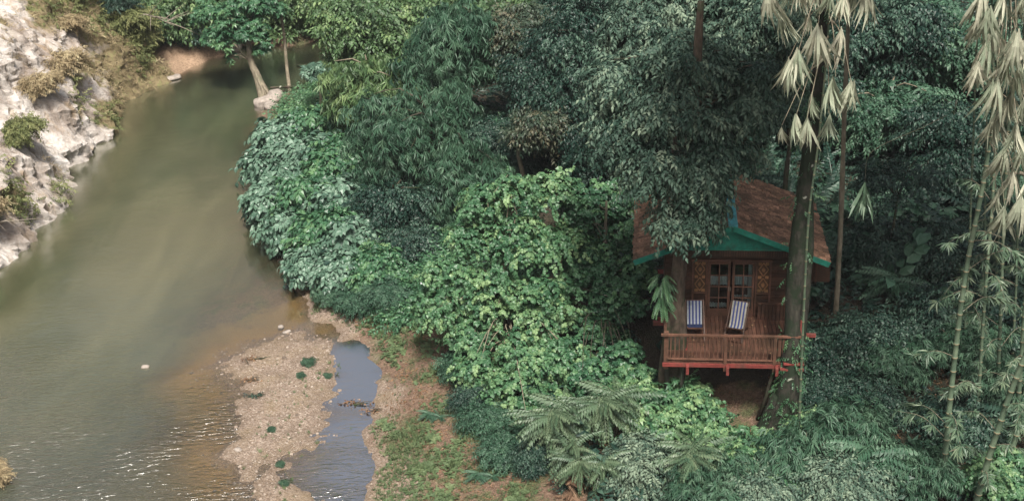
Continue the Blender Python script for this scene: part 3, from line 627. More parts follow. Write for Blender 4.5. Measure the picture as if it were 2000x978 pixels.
b = MB(); b.box((3.95, -.1, DZ+.12), (.62, .35, .05)); b.box((3.9, -.12, DZ-.08), (.72, .3, .06)); b.box((4.15, .1, DZ+.72), (.08, .08, 1.5)); b.box((4.35, .35, DZ+.82), (.55, .1, .1))
b.build('side_bench', REDP, hut)
# stilts
for (u_, v_, r_) in ((.1, .55, .09), (.55, .25, .06), (.15, 3.1, .1), (2.1, 3.1, .1), (4.0, 3.1, .1), (.15, 6.4, .1), (2.1, 6.4, .1), (4.3, 6.4, .1)):
    g_ = H(*hw(u_, v_, 0)[:2])-(3.2-DZ)-.4
    MB().tube([(u_, v_, g_), (u_+.02, v_, (g_+DZ)/2), (u_, v_, DZ-.08)], [r_*1.1, r_, r_*.95], 10, 3, .1).build('stilt', BARKM, hut, True)
MB().tube([(2.95, .6, -.3), (3.2, .35, .9), (3.42, .1, DZ-.15)], [.09, .06, .05], 8, 4, .15).build('brace', BARK, hut, True)
# walls: boards with real joints
w_ = MB(); z0 = DZ
def boards(u0, u1, za, zb, v_, horiz=True, st=.16):
    if horiz:
        z = za
        while z < zb-.01:
            h_ = min(st, zb-z); w_.bar((u0, v_+rng.uniform(-.004, .004), z+h_/2), (u1, v_, z+h_/2), .035, h_-.012, lv=rng.uniform(.1, .8)); z += st
    else:
        x = u0
        while x < u1-.01:
            h_ = min(st, u1-x); w_.box((x+h_/2, v_+rng.uniform(-.004, .004), (za+zb)/2), (h_-.01, .035, zb-za), lv=rng.uniform(.1, .8)); x += st
boards(.05, .93, z0, z0+2.6, 3.02); boards(.93, 1.38, z0, z0+.85, 3.02); boards(2.97, 3.42, z0, z0+.85, 3.02); boards(3.42, 4.5, z0, z0+2.6, 3.02)
boards(.93, 1.38, z0+2.02, z0+2.6, 3.02); boards(2.97, 3.42, z0+2.02, z0+2.6, 3.02); boards(1.38, 2.97, z0+2.04, z0+2.6, 3.02)
w_.box((.03, 4.8, z0+1.3), (.05, 3.5, 2.6)); w_.box((4.5, 4.8, z0+1.3), (.05, 3.5, 2.6)); w_.box((2.25, 6.55, z0+1.3), (4.5, .05, 2.6)); w_.box((2.25, 4.8, z0+.01), (4.4, 3.4, .03))
w_.box((4.95, 3.6, z0+1.5), (.9, .05, 1.0), lv=.3); w_.box((4.95, 3.56, z0+1.5), (.06, .04, 1.0), lv=.9)
w_.build('wall', WOODD, hut)
fr_ = MB()
for u_ in (.93, 1.38, 2.97, 3.42): fr_.box((u_, 3.0, z0+1.02), (.06, .09, 2.04), lv=.6)
fr_.box((2.17, 2.995, z0+2.05), (2.6, .1, .08), lv=.7); fr_.box((1.15, 2.995, z0+.86), (.38, .08, .05), lv=.6); fr_.box((3.2, 2.995, z0+.86), (.38, .08, .05), lv=.6)
fr_.build('door_frame', WOODL, hut)
for ua, hu in ((1.42, 2.10), (2.20, 2.15)):
    d_ = MB(); ub = ua+.72
    for x_ in (ua+.04, ub-.04): d_.box((x_, 2.99, z0+1.0), (.08, .05, 1.98), lv=.6)
    d_.box(((ua+ub)/2, 2.99, z0+.14), (.56, .05, .26), lv=.4); d_.box(((ua+ub)/2, 2.99, z0+1.95), (.56, .05, .08), lv=.6)
    d_.box(((ua+ub)/2, 2.985, z0+1.1), (.035, .035, 1.64), lv=.7)
    for k in (1, 2, 3): d_.box(((ua+ub)/2, 2.988, z0+.27+k*.41), (.56, .03, .035), lv=.7)
    dd = d_.build('door', WOODL, hut)
    MB().box(((ua+ub)/2, 3.0, z0+1.09), (.56, .006, 1.64)).build('pane', GLASS, dd)
    MB().tube([(hu, 2.95, z0+.95), (hu, 2.95, z0+1.1)], [.012, .012], 6).build('handle', TWIG, dd)
def curtain(u0, u1, za, zb, v_):
    n = 22; V = []; Q = []
    for k in range(n+1):
        x = u0+(u1-u0)*k/n; y = v_+.03*sin(k*1.7)
        V += [[x, y, za], [x, y, zb]]
        if k: q = 2*k; Q.append([q-2, q, q+1, q-1])
    return np.array(V), np.array(Q)
cu = MB(); cu.add(*curtain(2.72, 2.92, z0+.3, z0+1.9, 3.1)); cu.add(*curtain(1.46, 2.05, z0+1.12, z0+1.46, 3.07)); cu.add(*curtain(2.2, 2.7, z0+1.12, z0+1.45, 3.07)); cu.add(*curtain(1.5, 2.05, z0+.28, z0+.45, 3.08)); cu.add(*curtain(2.2, 2.7, z0+.60, z0+.74, 3.08))
cu.build('curtain', CLOTHW, hut)
for u0_ in (1.155, 3.195):                       # carved panels: two lozenges each
    c_ = MB(); c_.box((u0_, 3.01, z0+1.44), (.37, .03, 1.12), lv=.4, mi=1)
    for zc in (z0+1.17, z0+1.72):
        for (r1, r2, mi, dv) in ((.24, .15, 0, .022), (.15, .09, 1, .03), (.075, .045, 0, .038)):
            # ring of four bars
            pts = [(u0_, zc+r1), (u0_+r2*1.05, zc), (u0_, zc-r1), (u0_-r2*1.05, zc)]
            for k in range(4):
                a_, b_ = pts[k], pts[(k+1) % 4]; c_.bar((a_[0], 3.01-dv, a_[1]), (b_[0], 3.01-dv, b_[1]), .035, .02, up=(0, 1, 0), lv=.7, mi=mi)
        c_.box((u0_, 3.01-.04, zc), (.05, .02, .05), lv=.9)
    for sx in (-1, 1):
        for zc in (z0+.95, z0+1.445, z0+1.93): c_.bar((u0_+sx*.17, 2.985, zc), (u0_+sx*.06, 2.985, zc+.001), .10, .02, up=(0, 1, 0), lv=.8)
    c_.build('carved_panel', [CARVE, CARVD], hut)
# fringe of upright slats under the gable
f_ = MB()
for k in range(42): f_.box((.75+k*.077, 2.42, z0+2.58), (.045, .02, .22), lv=rng.uniform(.2, .9))
f_.box((2.35, 2.43, z0+2.56), (3.5, .01, .26), lv=0); f_.build('fringe', WOODD, hut)
# roof
UA, ZA, UE, ZE, UL, V0, V1 = 2.10, z0+3.60, 5.12, z0+2.40, -.95, 2.2, 6.9
b = MB(); zb_ = z0+2.70
uL = UA-(UA-UL)*(ZA-zb_)/(ZA-ZE-.05); uR = UA+(UE-UA)*(ZA-zb_)/(ZA-ZE-.05)
V = [];  n = 14
for k in range(n+1):
    t_ = k/n; x = uL+.1+(uR-uL-.2)*t_; zt = ZA-.10-(ZA-zb_-.1)*abs(x-UA)/((UA-uL) if x < UA else (uR-UA)); V += [[x, 2.45, zb_], [x, 2.45, max(zt, zb_+.005)]]
b.add(V, [[2*k, 2*k+2, 2*k+3, 2*k+1] for k in range(n)]); b.box(((uL+uR)/2, 2.425, zb_+.01), (uR-uL, .04, .05))
b.build('gable_panel', GRNP, hut)
rf = MB()
for sgn, ue in ((1, UE), (-1, UL)):
    d = np.array([ue-UA, 0, ZE-ZA]); L = np.linalg.norm(d); d /= L; nrm = np.array([-d[2]*sgn, 0, abs(d[0])]); nrm /= np.linalg.norm(nrm)
    rr = np.stack([d, [0, 1, 0], nrm], 1)
    rf.box(np.array([UA, (V0+V1)/2, ZA])+d*L/2-nrm*.045, (L-.02, V1-V0-.04, .03), rr, lv=.1)
    nr_ = 17
    for i in range(nr_):
        v = V0; base_ = (i+.5)*L/nr_
        while v < V1:
            wv = rng.uniform(.11, .19); tilt = rng.uniform(.05, .13)
            if rng.uniform() > .015:
                c0 = np.array([UA, v+wv/2, ZA])+d*(base_+.03+rng.uniform(-.03, .03))+nrm*(.012+rng.uniform(0, .012))
                ct_, st_ = cos(tilt), sin(tilt); d2 = d*ct_+nrm*st_; n2_ = nrm*ct_-d*st_
                rf.box(c0, (L/nr_*1.5, wv-.012, .014), np.stack([d2, [0, 1, 0], n2_], 1), lv=float(np.clip(rng.normal(.45, .3), 0, 1.3)))
            v += wv
roof = rf.build('roof', SHING, hut)
MB().bar((UA-.05, V0-.05, ZA+.06), (UA-.05, V1, ZA+.06), .16, .05, lv=.5).bar((UA+.10, V0-.05, ZA+.04), (UA+.10, V1, ZA+.04), .12, .05, lv=.5).build('ridge_cap', TURQ, roof)
for sgn, ue in ((1, UE), (-1, UL)):
    MB().bar((UA, V0-.03, ZA-.03), (ue+.03*sgn, V0-.03, ZE-.07), .05, .17, lv=.5).bar((ue, V0, ZE-.08), (ue, V1, ZE-.08), .04, .12).build('barge_board', GRNP, roof)

rl = np.random.default_rng(19); n = 90; lx = rl.uniform(.7, 3.5, n); ly = rl.uniform(.1, 2.9, n)
tr = scatter(rl, [leaf_fold(.09, .028)+(np.zeros(2),)], np.stack([lx, ly, np.full(n, DZ+.012)], 1), rl.uniform(0, 6.3, n), rl.normal(0, .1, n), rl.normal(0, .2, n), rl.uniform(.6, 1.2, n), rl.uniform(0, 1, n))
lo_ = obj('leaf_litter', qmesh('leaf_litter', tr[0], tr[1], L_LITTER, tr[2])); lo_.location = (HO[0], HO[1], 3.2-DZ); lo_.rotation_euler = (0, 0, HZ); tag(lo_, 'fallen leaves scattered on the veranda floor', 'leaf litter', kind='stuff')
n = 260; sx = rl.choice([-1, 1], n, p=(.35, .65)); q = rl.uniform(.05, .98, n); lx = np.where(sx > 0, UA+(UE-UA)*q, UA+(UL-UA)*q); lz = ZA+(ZE-ZA)*q+.05; ly = rl.uniform(V0, V1, n)
tr = scatter(rl, [leaf_fold(.10, .032)+(np.zeros(2),)], np.stack([lx, ly, lz], 1), rl.uniform(0, 6.3, n), rl.normal(0, .25, n), -sx*.35+rl.normal(0, .2, n), rl.uniform(.6, 1.2, n), rl.uniform(0, 1, n))
lo_ = obj('leaf_litter', qmesh('leaf_litter', tr[0], tr[1], L_LITTER, tr[2])); lo_.location = (HO[0], HO[1], 3.2-DZ); lo_.rotation_euler = (0, 0, HZ); tag(lo_, 'fallen leaves lying on the shingle roof', 'leaf litter', kind='stuff')
# deck chairs
BLUE = plainmat('canvas_blue', (.04, .055, .15), .85, .1, .12, 20); WHITE = plainmat('canvas_white', (.29, .31, .33), .85, .1, .08, 20); NAVY = plainmat('canvas_navy', (.02, .03, .07), .85, .1); TAN = plainmat('canvas_tan', (.28, .27, .24), .85, .1)
def deck_chair(label, u, v, rz, mats, split, seat_dark):
    p = hw(u, v, DZ); c = thing('deck_chair', label, 'deck chair', p, HZ+rz, 'striped deck chairs on the veranda')
    f = MB(); w2 = .29
    for s in (-1, 1): f.bar((s*w2, -.55, .02), (s*w2, .42, 1.02), .04, .03); f.bar((s*(w2-.045), .5, .02), (s*(w2-.045), -.42, .46), .04, .03)
    f.bar((-w2, .42, 1.0), (w2, .42, 1.0), .035); f.bar((-w2+.04, -.42, .44), (w2-.04, -.42, .44), .035); f.bar((-w2, -.53, .04), (w2, -.53, .04), .04); f.bar((-w2, .48, .04), (w2, .48, .04), .03)
    f.build('frame', WOODL if split else WOODD, c)
    pr_ = [(.42, 1.02), (.30, .86), (.19, .68), (.10, .50), (.0, .36), (-.12, .30), (-.28, .34), (-.42, .46)]
    s = MB(); ns = 9
    for k in range(ns):
        a0 = -w2+.05+(2*w2-.1)*k/ns; a1 = a0+(2*w2-.1)/ns
        V = []
        for (y, z) in pr_: V += [[a0, y, z], [a1, y, z]]
        for i in range(len(pr_)-1):
            dark = seat_dark and i >= 4
            s.add(V[2*i:2*i+4], [[0, 1, 3, 2]], .5, 2 if dark else (k % 2))
    s.build('sling', mats, c)
deck_chair('blue and white striped deck chair standing upright nearer the left tree trunk', .98, 1.75, R(2), [WHITE, BLUE, NAVY], True, True)
deck_chair('grey and navy striped deck chair turned aslant in front of the door', 2.32, 1.75, R(-16), [TAN, BLUE, NAVY], False, False)

# ------------------------------------------------------------------ trees round the hut
def tree(name, label, cat, base, trunk_px, radii, lobes, mat, bark, ncl, cr, ns, tpls, size, droop, seed, group=None, nl=18, lr=.07, extra=None, fork=None, lo=-.35, steep=0., lvm=.4, n=12, parts=True):
    """trunk_px: list of world points; lobes: list of world (x,y,z,rx,ry,rz)"""
    base = np.array(base); rt = thing(name, label, cat, base, 0, group)
    V = cen = None
    if ncl:
        (V, Q, lv), cen = crown(seed, [(l[0]-base[0], l[1]-base[1], l[2]-base[2], *l[3:]) for l in lobes], ncl, cr, ns, tpls, size, droop, lo, lvm, steep=steep)
        obj('crown', qmesh('crown', V, Q, mat, lv), rt)
    tb = MB(); pts, rad = resample([np.array(q)-base for q in trunk_px], radii, .3); tb.tube(pts, rad, n, seed, .22)
    for fk in (fork or []): p2, r2 = resample([np.array(q)-base for q in fk[0]], fk[1], .3); tb.tube(p2, r2, 10, seed+1, .22)
    if cen is not None: limbs(tb, np.random.default_rng(seed+9), pts, cen, nl, lr)
    tb.build('trunk', bark, rt, True)
    return rt
def gb(px, py, z0): p = P(px, py, z0); return np.array([p[0], p[1], H(p[0], p[1])-.15])
def up(p, h, dx=0, dy=0): return np.array([p[0]+dx, p[1]+dy, p[2]+h])
def lobe(px, py, y, r, rz=None): p = D(px, py, y); return (p[0], p[1], p[2], r, r, rz or r*.85)

bt = gb(1512, 842, .8)
pts = [bt, D(1535, 780, 33.7), D(1546, 700, 33.9), D(1550, 600, 34.2), D(1560, 480, 34.5), D(1573, 360, 34.8), D(1590, 230, 35.1), D(1602, 100, 35.4), D(1612, -60, 35.8), D(1620, -260, 36.2)]
climb_pts = pts
t1 = tree('forest_tree', 'thick mossy tree trunk growing up past the right end of the hut veranda', 'tree', bt, pts, [.60, .40, .30, .25, .28, .23, .20, .16, .14, .12],
     [(8, 30.5, 19.2, 3.4, 2.2, 1.5), (12.5, 31.5, 19, 3., 2.6, 1.5), (10, 35.5, 18.5, 3.6, 2.6, 1.6), (14.5, 35, 18, 2.4, 2.4, 1.4)], L_DARK, BARKM, 300, .75, 20, T_OV, 1.7, .5, 101,  # crown out of view, spread wide to cast shade on hut and forest
     fork=[([D(1545, 800, 33.6), D(1562, 690, 33.9), D(1574, 560, 34.2), D(1580, 480, 34.5), D(1583, 380, 34.8)], [.12, .13, .15, .15, .08]), ([bt+[.5, -.5, 0], bt+[.2, -.15, .6], D(1535, 770, 33.6)], [.12, .2, .25]), ([bt+[-.7, -.2, .05], bt+[-.3, -.05, .6], D(1520, 770, 33.7)], [.1, .2, .2])], n=18)
rng = np.random.default_rng(88); cp, cr_ = resample(np.array(climb_pts), [.5, .36, .3, .27, .27, .27, .24, .2, .18, .15], .1); ii = rng.choice(len(cp), 420, p=(lambda w: w/w.sum())(np.where(cp[:, 2] < 4.2, 1., np.where(cp[:, 2] > 8, .35, .08))))
a = rng.uniform(0, 2*pi, 420); pos = cp[ii]+np.stack([np.cos(a), np.sin(a), 0*a], 1)*(cr_[ii]+.03)[:, None]
tr = scatter(rng, T_OV, pos-np.array(bt), np.arctan2(np.cos(a), np.sin(a))+rng.normal(0, .6, 420), rng.normal(-.5, .4, 420), rng.normal(0, .4, 420), rng.uniform(.4, .8, 420), rng.normal(.55, .2, 420)); obj('climber', qmesh('climber', tr[0], tr[1], L_BRI2, tr[2]), t1)
for i, (x, y, z, lb, lab) in enumerate([(23, 33, 17, [(18.5, 31, 18, 3.4, 2.6, 1.6), (23, 33, 18.5, 3.8, 3.4, 2), (20, 36.5, 17.5, 3.4, 3, 1.6), (17, 34, 18.5, 2.6, 2.6, 1.4)], 'unseen tall tree added outside the right edge to shade the bamboo and forest')]):  # unseen tree, added to keep sun off the right-hand forest
    b0 = np.array([x, y, H(x, y)-.2]); tree('unseen_shade_tree', lab, 'tree', b0, [b0, up(b0, 7, .2), up(b0, 13, -.1), up(b0, 17, 0)], [.5, .4, .3, .15], lb, L_DARK, BARKM, 300, .8, 20, T_OV, 1.8, .5, 160+i)
bt = np.array([*hw(.32, 1.1, 0)[:2], 0]); bt[2] = H(bt[0], bt[1])-.15
tp = [bt, hw(.30, 1.1, 1.5), hw(.30, 1.05, 3.0), hw(.38, 1.0, 4.6), hw(.5, 1.0, 6.2), hw(.6, 1.1, 8.5), hw(.8, 1.3, 11), hw(.9, 1.5, 13.5)]
tree('forest_tree', 'tree growing through the left end of the veranda with foliage hanging over the hut roof', 'tree', bt, tp, [.40, .30, .26, .24, .22, .18, .15, .1],
     [lobe(1320, 215, 35.5, 1.0, .9), lobe(1285, 320, 34.8, .7, .65), lobe(1345, 340, 34.9, .8, .75), lobe(1335, 420, 34.6, .6, .5), lobe(1225, 250, 36, .85, .8), lobe(1400, 285, 35.4, .7, .7), lobe(1345, 110, 36.5, 1.1, .8), lobe(1215, 150, 36.8, .7, .7), lobe(1450, 190, 36.3, .7, .6), lobe(1370, 380, 34.8, .5, .4), lobe(1455, 295, 35.2, .4, .3), lobe(1490, 130, 36.6, .5, .5)],
     L_GREY, BARKR, 270, .42, 18, T_OVD+T_OV, 1.25, .7, 102, fork=[([hw(.0, .8, -.9), hw(-.05, .75, 1.2), hw(.1, .85, 3.2), hw(.32, 1.0, 5.2)], [.2, .14, .12, .08]), ([hw(.5, .9, .2), hw(.56, 1.0, 2.6), hw(.52, 1.02, 4.0), hw(.42, 1.02, 5.6)], [.13, .16, .14, .07])], nl=40, lr=.06)
fp = hw(-.1, .7, 4.75); fe = thing('hanging_fern', 'bright green fern hanging on the tree trunk left of the hut door', 'fern', fp)
rng = np.random.default_rng(8); n = 80; a = rng.uniform(0, 2*pi, n); zz = rng.uniform(-.7, .45, n)
tr = scatter(rng, T_PINS, np.stack([.12*np.sin(a), .12*np.cos(a), zz], 1), a, rng.uniform(-1.3, -.5, n), rng.normal(0, .2, n), rng.uniform(.45, .8, n), rng.uniform(.3, .9, n)); 
obj('frond', qmesh('frond', tr[0], tr[1], L_BRI2, tr[2]), fe)

# big bright bush
bs = np.array([*D(1000, 640, 39.8)[:2], 0]); bs[2] = H(bs[0], bs[1])-.15
br_l = [(945, 395, 41, .8), (1005, 375, 41, .85), (1075, 375, 41.2, .8), (925, 465, 40.5, .85), (1010, 470, 40.4, 1.1), (1080, 470, 40.6, 1.0), (875, 545, 39.8, 1.0), (960, 570, 39.6, 1.2), (1060, 590, 39.2, 1.3), (855, 605, 39.3, .8), (925, 650, 38.7, 1.0), (1020, 700, 37.2, 1.15), (1100, 700, 37.2, 1.0), (1000, 765, 35.9, .95), (1065, 790, 35.3, .85), (1030, 850, 34, .6), (935, 715, 36.9, .75), (830, 590, 39.4, .5)]
tree('leafy_bush', 'large sunlit yellow green bush with broad leaves between river bank and hut', 'bush', bs, [bs, up(bs, 1.2, -.1, .2), up(bs, 2.6, -.2, .5), up(bs, 4.4, -.3, 1.0)], [.16, .12, .09, .05],
     [lobe(*q) for q in br_l], L_BRI, BARKL, 600, .34, 12, T_LOB+T_OVL, .86, .55, 103, nl=70, lr=.035, lo=-.5, lvm=.45,
     fork=[([bs, up(bs, 1.4, -.8, -.3), up(bs, 2.2, -1.6, -.3)], [.1, .07, .03]), ([bs, up(bs, 1.0, .5, -1.), up(bs, 1.6, .9, -2.0)], [.1, .07, .03])])
bs = np.array([*D(1180, 640, 40.5)[:2], 0]); bs[2] = H(bs[0], bs[1])-.15
br_r = [(1140, 400, 42, 1.1), (1200, 460, 41.8, 1.1), (1150, 520, 41, 1.2), (1210, 580, 40, 1.0), (1160, 640, 39.2, 1.05), (1215, 700, 37, .75), (1150, 740, 36.2, .8), (1215, 385, 42.6, .9), (1245, 520, 41, .6)]
tree('leafy_bush', 'deep green broad-leaved bush between the yellow green bush and the hut', 'bush', bs, [bs, up(bs, 1.4, 0, .2), up(bs, 3., .1, .5), up(bs, 4.4, .2, 1.)], [.14, .1, .08, .04],
     [lobe(*q) for q in br_r], L_BRI2, BARK, 300, .4, 16, T_LOB, .85, .5, 104, nl=40, lr=.035, lo=-.5)

# ------------------------------------------------------------------ forest trees
FT = [ # px, py, y, rx, rz, style, label
 (820, 270, 52, 3.0, 3.3, 'lance', 'tall feathery tree of drooping narrow leaves above the silvery bank bushes'),
 (900, 330, 50, 2.0, 2.3, 'lance', 'feathery tree just above the top of the yellow green bush'),
 (720, 180, 60, 2.3, 2.7, 'lancel', 'pale feathery tree beside the far river channel'),
 (890, 90, 60, 3.2, 3.2, 'lance', 'feathery tree rising behind the tallest drooping one, top middle'),
 (760, 40, 72, 4.0, 3.2, 'far', 'light green tree at the bend of the river behind the feathery trees'),
 (660, 30, 84, 3.2, 3.2, 'farl', 'yellowish green tree leaning over the far water at the bend'),
 (770, 400, 50, 1.8, 1.6, 'dark', 'dark bushy tree at the foot of the feathery trees'),
 (1120, 110, 53, 2.6, 3.0, 'dark', 'dark tree in the upper middle left of the hanging grey green tree'),
 (1040, 250, 51, 1.2, 1.2, 'rust', 'small tree with rusty brown tips in the gap of the dark forest'),
 (1015, 70, 60, 1.9, 2.2, 'rust', 'tall rusty-tipped tree standing behind the dark gap'),
 (1090, 250, 54, 1.6, 1.8, 'dark', 'slim dark tree beside the small rusty-tipped tree'),
 (1190, 270, 50, 1.8, 2.4, 'dark', 'dark tree whose trunk shows behind the deep green bush'),
 (1310, 40, 47, 2.6, 2.2, 'grey', 'high grey green tree with bare brown trunk above the hut'),
 (1450, 90, 45, 2.3, 2.6, 'grey', 'grey green tree just left of the pale hanging bamboo leaves'),
 (1230, 130, 52, 2.2, 2.6, 'grey', 'grey green tree left of the bare brown trunk'),
 (1560, 170, 55, 2.4, 3.0, 'dark', 'dark tree directly behind the thick mossy trunk'),
 (1700, 60, 57, 3.0, 2.6, 'dark', 'dark tree in the upper right behind the pale bamboo leaves'),
 (1740, 220, 54, 2.6, 2.4, 'mid', 'glossy mid green tree in the middle of the right-hand forest'),
 (1840, 90, 58, 3.0, 2.8, 'mid', 'glossy tree with lit top in the upper right forest'),
 (1860, 270, 50, 2.4, 2.4, 'dark', 'dark dense tree left of the bamboo clump'),
 (1960, 150, 62, 3.2, 3.2, 'dark', 'dark tree hidden behind the bamboo clump'),
 (1680, 350, 56, 2.0, 1.6, 'dark', 'shadowy tree right of the hut roof'),
 (1800, 400, 50, 2.2, 1.5, 'dark', 'low shadowy tree below the glossy forest trees'),
 (1960, 400, 48, 2.2, 2.0, 'mid', 'green tree seen between the bamboo culms'),
 (1640, 180, 60, 2.2, 2.6, 'mid', 'mid green tree between mossy trunk and the glossy tree'),
 (1000, 30, 72, 3.5, 3.0, 'far', 'light green tree far back at the top of the middle forest'),
 (1150, -10, 70, 3.5, 2.6, 'dark', 'dark tree at the very top above the middle forest'),
 (1400, -20, 62, 3.5, 3.0, 'mid', 'green tree at the very top above the hut'),
]
STY = {'lance': (L_FEA, T_LAN, .95, .7, .6, .42), 'lancel': (L_FAR, T_LAN, 1., .7, .6, .45), 'far': (L_FAR, T_OV, 1.5, .5, .8, .45), 'farl': (L_FAR, T_OV, 1.5, .5, .8, .7),
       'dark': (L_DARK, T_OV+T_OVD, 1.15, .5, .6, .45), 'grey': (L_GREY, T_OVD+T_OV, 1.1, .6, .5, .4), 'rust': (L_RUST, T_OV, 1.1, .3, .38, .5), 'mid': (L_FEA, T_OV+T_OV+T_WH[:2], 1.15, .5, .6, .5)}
rng0 = np.random.default_rng(40)
for i, (px, py, y, rx, rz, st, lab) in enumerate(FT):
    mat, tp_, size, dr, cr, lvm = STY[st]; c = D(px, py, y); g = H(c[0], c[1])
    rg = np.random.default_rng(200+i)
    lobes = [(c[0], c[1], c[2], rx*.72, rx*.72, rz*.8)]
    for k in range(7):
        a = rg.uniform(0, 2*pi); zz = rg.uniform(-.65, .6); q = rg.uniform(.45, .7)*math.sqrt(1-zz*zz*.7)
        lobes.append((c[0]+rx*q*cos(a), c[1]+rx*q*sin(a), c[2]+zz*rz, rx*rg.uniform(.32, .5), rx*rg.uniform(.32, .5), rz*rg.uniform(.28, .42)))
    base = np.array([c[0]+rg.normal(0, .3), c[1]+rg.normal(0, .3)+.5, g-.2]); h = max(1.5, c[2]-g)
    tp2 = [base, base+[rg.normal(0, .15), 0, h*.4], base+[rg.normal(0, .3), 0, h*.8], np.array([c[0], c[1], c[2]+rz*.7])]
    vol = rx*(rx+rz)*1.0
    ncl = int(13*vol/(cr*cr)*.30*(.8 if y > 55 else 1)); 
    sz = size*(1.45 if y > 55 else 1.2)
    tree('forest_tree', lab, 'tree', base, tp2, [.10+.025*rx+.01*h, .07+.025*rx, .06+.018*rx, .03], lobes, mat, [BARK, BARKM, BARKL][i % 3] if st != 'grey' else BARKR,
         ncl, cr, 24, tp_, sz, dr, 300+i, nl=24, lr=.06, lvm=lvm, lo=-.6, steep=.3 if 'lance' in st else 0)

# ------------------------------------------------------------------ shrub kinds: built once, then copied
def proto(kind, seed, lobes, mat, ncl, cr, ns, tpls, size, droop, bark=BARK, lvm=.4, lo=-.3, nst=4, steep=0.):
    (V, Q, lv), cen = crown(seed, lobes, ncl, cr, ns, tpls, size, droop, lo, lvm, steep=steep)
    f = qmesh('foliage', V, Q, mat, lv); r = np.random.default_rng(seed); mb = MB()
    for k in range(nst):
        e = cen[r.integers(len(cen))]; p_, q_ = resample([(r.normal(0, .08), r.normal(0, .08), -.2), (e[0]*.4, e[1]*.4, e[2]*.6), e], [.05, .035, .01], .35); mb.tube(p_, q_, 6, seed+k, .15)
    return f, mb.mesh('stem', bark, True)
def rosette(seed, mat, n, ln, h, tpls, dead=None):
    """a plant of long arching fronds on short stems"""
    r = np.random.default_rng(seed); mb = MB(); pos = []; yaw = []; pit = []
    for k in range(3):
        top = np.array([r.normal(0, .45), r.normal(0, .4), h*r.uniform(.75, 1.1)]); p_, q_ = resample([(r.normal(0, .12), r.normal(0, .12), -.2), top*[.5, .5, .5], top], [.06, .05, .04], .3); mb.tube(p_, q_, 7, seed+k, .15)
        for j in range(n): a = r.normal(3.75, 1.25); pos.append(top+[0, 0, r.uniform(-.25, .05)]); yaw.append(a); pit.append(r.uniform(-.5, .6))
    N = len(pos); tr = scatter(r, tpls, np.array(pos), np.array(yaw), np.array(pit), r.normal(0, .15, N), ln*r.uniform(.75, 1.15, N), r.uniform(.15, .8, N))
    return qmesh('frond', tr[0], tr[1], mat, tr[2]), mb.mesh('stem', BARK, True)
def lumps(seed, r, h, n=5):
    g = np.random.default_rng(seed); o = [(0, 0, h*.5, r*.7, r*.7, h*.45)]
    for k in range(n): a = k*2*pi/n+g.uniform(-.4, .4); o.append((r*.55*cos(a), r*.55*sin(a), h*g.uniform(.35, .75), r*.42, r*.42, h*.32))
    return o
PR = {'big': [proto('big', 400+i, lumps(i, 1.45, 2.1), [L_BIG, L_BRI2, L_BIG][i], 66, .5, 12, T_BIG, .95, .6, lvm=.42) for i in range(3)],
      'silver': [proto('silver', 410+i, lumps(10+i, 1.3, 1.6), L_GREY, 70, .38, 22, T_OV, 1.0, .5, lvm=.65) for i in range(2)],
      'lances': [proto('lances', 420+i, lumps(20+i, 1.3, 1.8), L_FEA, 60, .45, 18, T_LAN, .8, .5, lvm=.55) for i in range(2)],
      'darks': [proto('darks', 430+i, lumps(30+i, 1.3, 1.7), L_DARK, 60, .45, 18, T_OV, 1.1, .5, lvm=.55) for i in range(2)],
      'fresh': [proto('fresh', 440+i, lumps(40+i, 1.25, 1.7), L_BRI, 60, .42, 14, T_WH+T_OVL, .8, .4, lvm=.5) for i in range(2)],
      'teal': [proto('teal', 450+i, lumps(50+i, 1.1, 1.1), L_FEA, 60, .35, 22, T_OV, .8, .5, lvm=.3) for i in range(2)],
      'frond': [rosette(460+i, L_FERN, 26, .85, 1.25, T_PIN) for i in range(2)],
      'frondd': [rosette(470, L_FEA, 12, 1.0, .8, T_PIN)], 'deadfrond': [rosette(480, L_BROWN, 6, .9, .7, T_PIN)],
      'dry': [proto('dry', 490+i, lumps(60+i, 1.2, 1.3), L_DRY, 70, .36, 18, T_TWIG+T_OV, 1.0, .4, lvm=.5) for i in range(2)],
      'olive': [proto('olive', 500+i, lumps(70+i, 1.3, 1.5), L_OLIVE, 55, .45, 20, T_OV, 1.1, .5, lvm=.5) for i in range(2)],
      'farb': [proto('farb', 510+i, lumps(80+i, 2.2, 3.4, 7), L_FAR, 110, .7, 18, T_OV, 1.7, .5, BARKL, lvm=.4) for i in range(2)]}
NM = {'frond': 'frond', 'frondd': 'frond', 'deadfrond': 'frond'}
def shrub(kind, px, py, z0, sc_, label, cat='shrub', name='shrub', group=None, i=0, at=None):
    if kind == 'fresh' and name == 'weed_tuft': kind = 'lances'
    if at is None: p = P(px, py, z0); z = H(p[0], p[1]); p = P(px, py, z); z = H(p[0], p[1]); at = (p[0], p[1], z-.05)
    if at is None and px > 1560 and py < 800: sc_ *= .72
    rg = np.random.default_rng(int(abs(px*7+py*13))+i); f, s = PR[kind][(int(px)+i) % len(PR[kind])]
    rt = thing(name, label, cat, at, rg.normal(0, .35) if 'frond' in kind else rg.uniform(0, 6.28), group, (sc_*rg.uniform(.9, 1.1), sc_*rg.uniform(.9, 1.1), sc_))
    obj(NM.get(kind, 'foliage'), f, rt); obj('stem', s, rt)
    return rt
GB = 'silvery green bushes along the river bank'
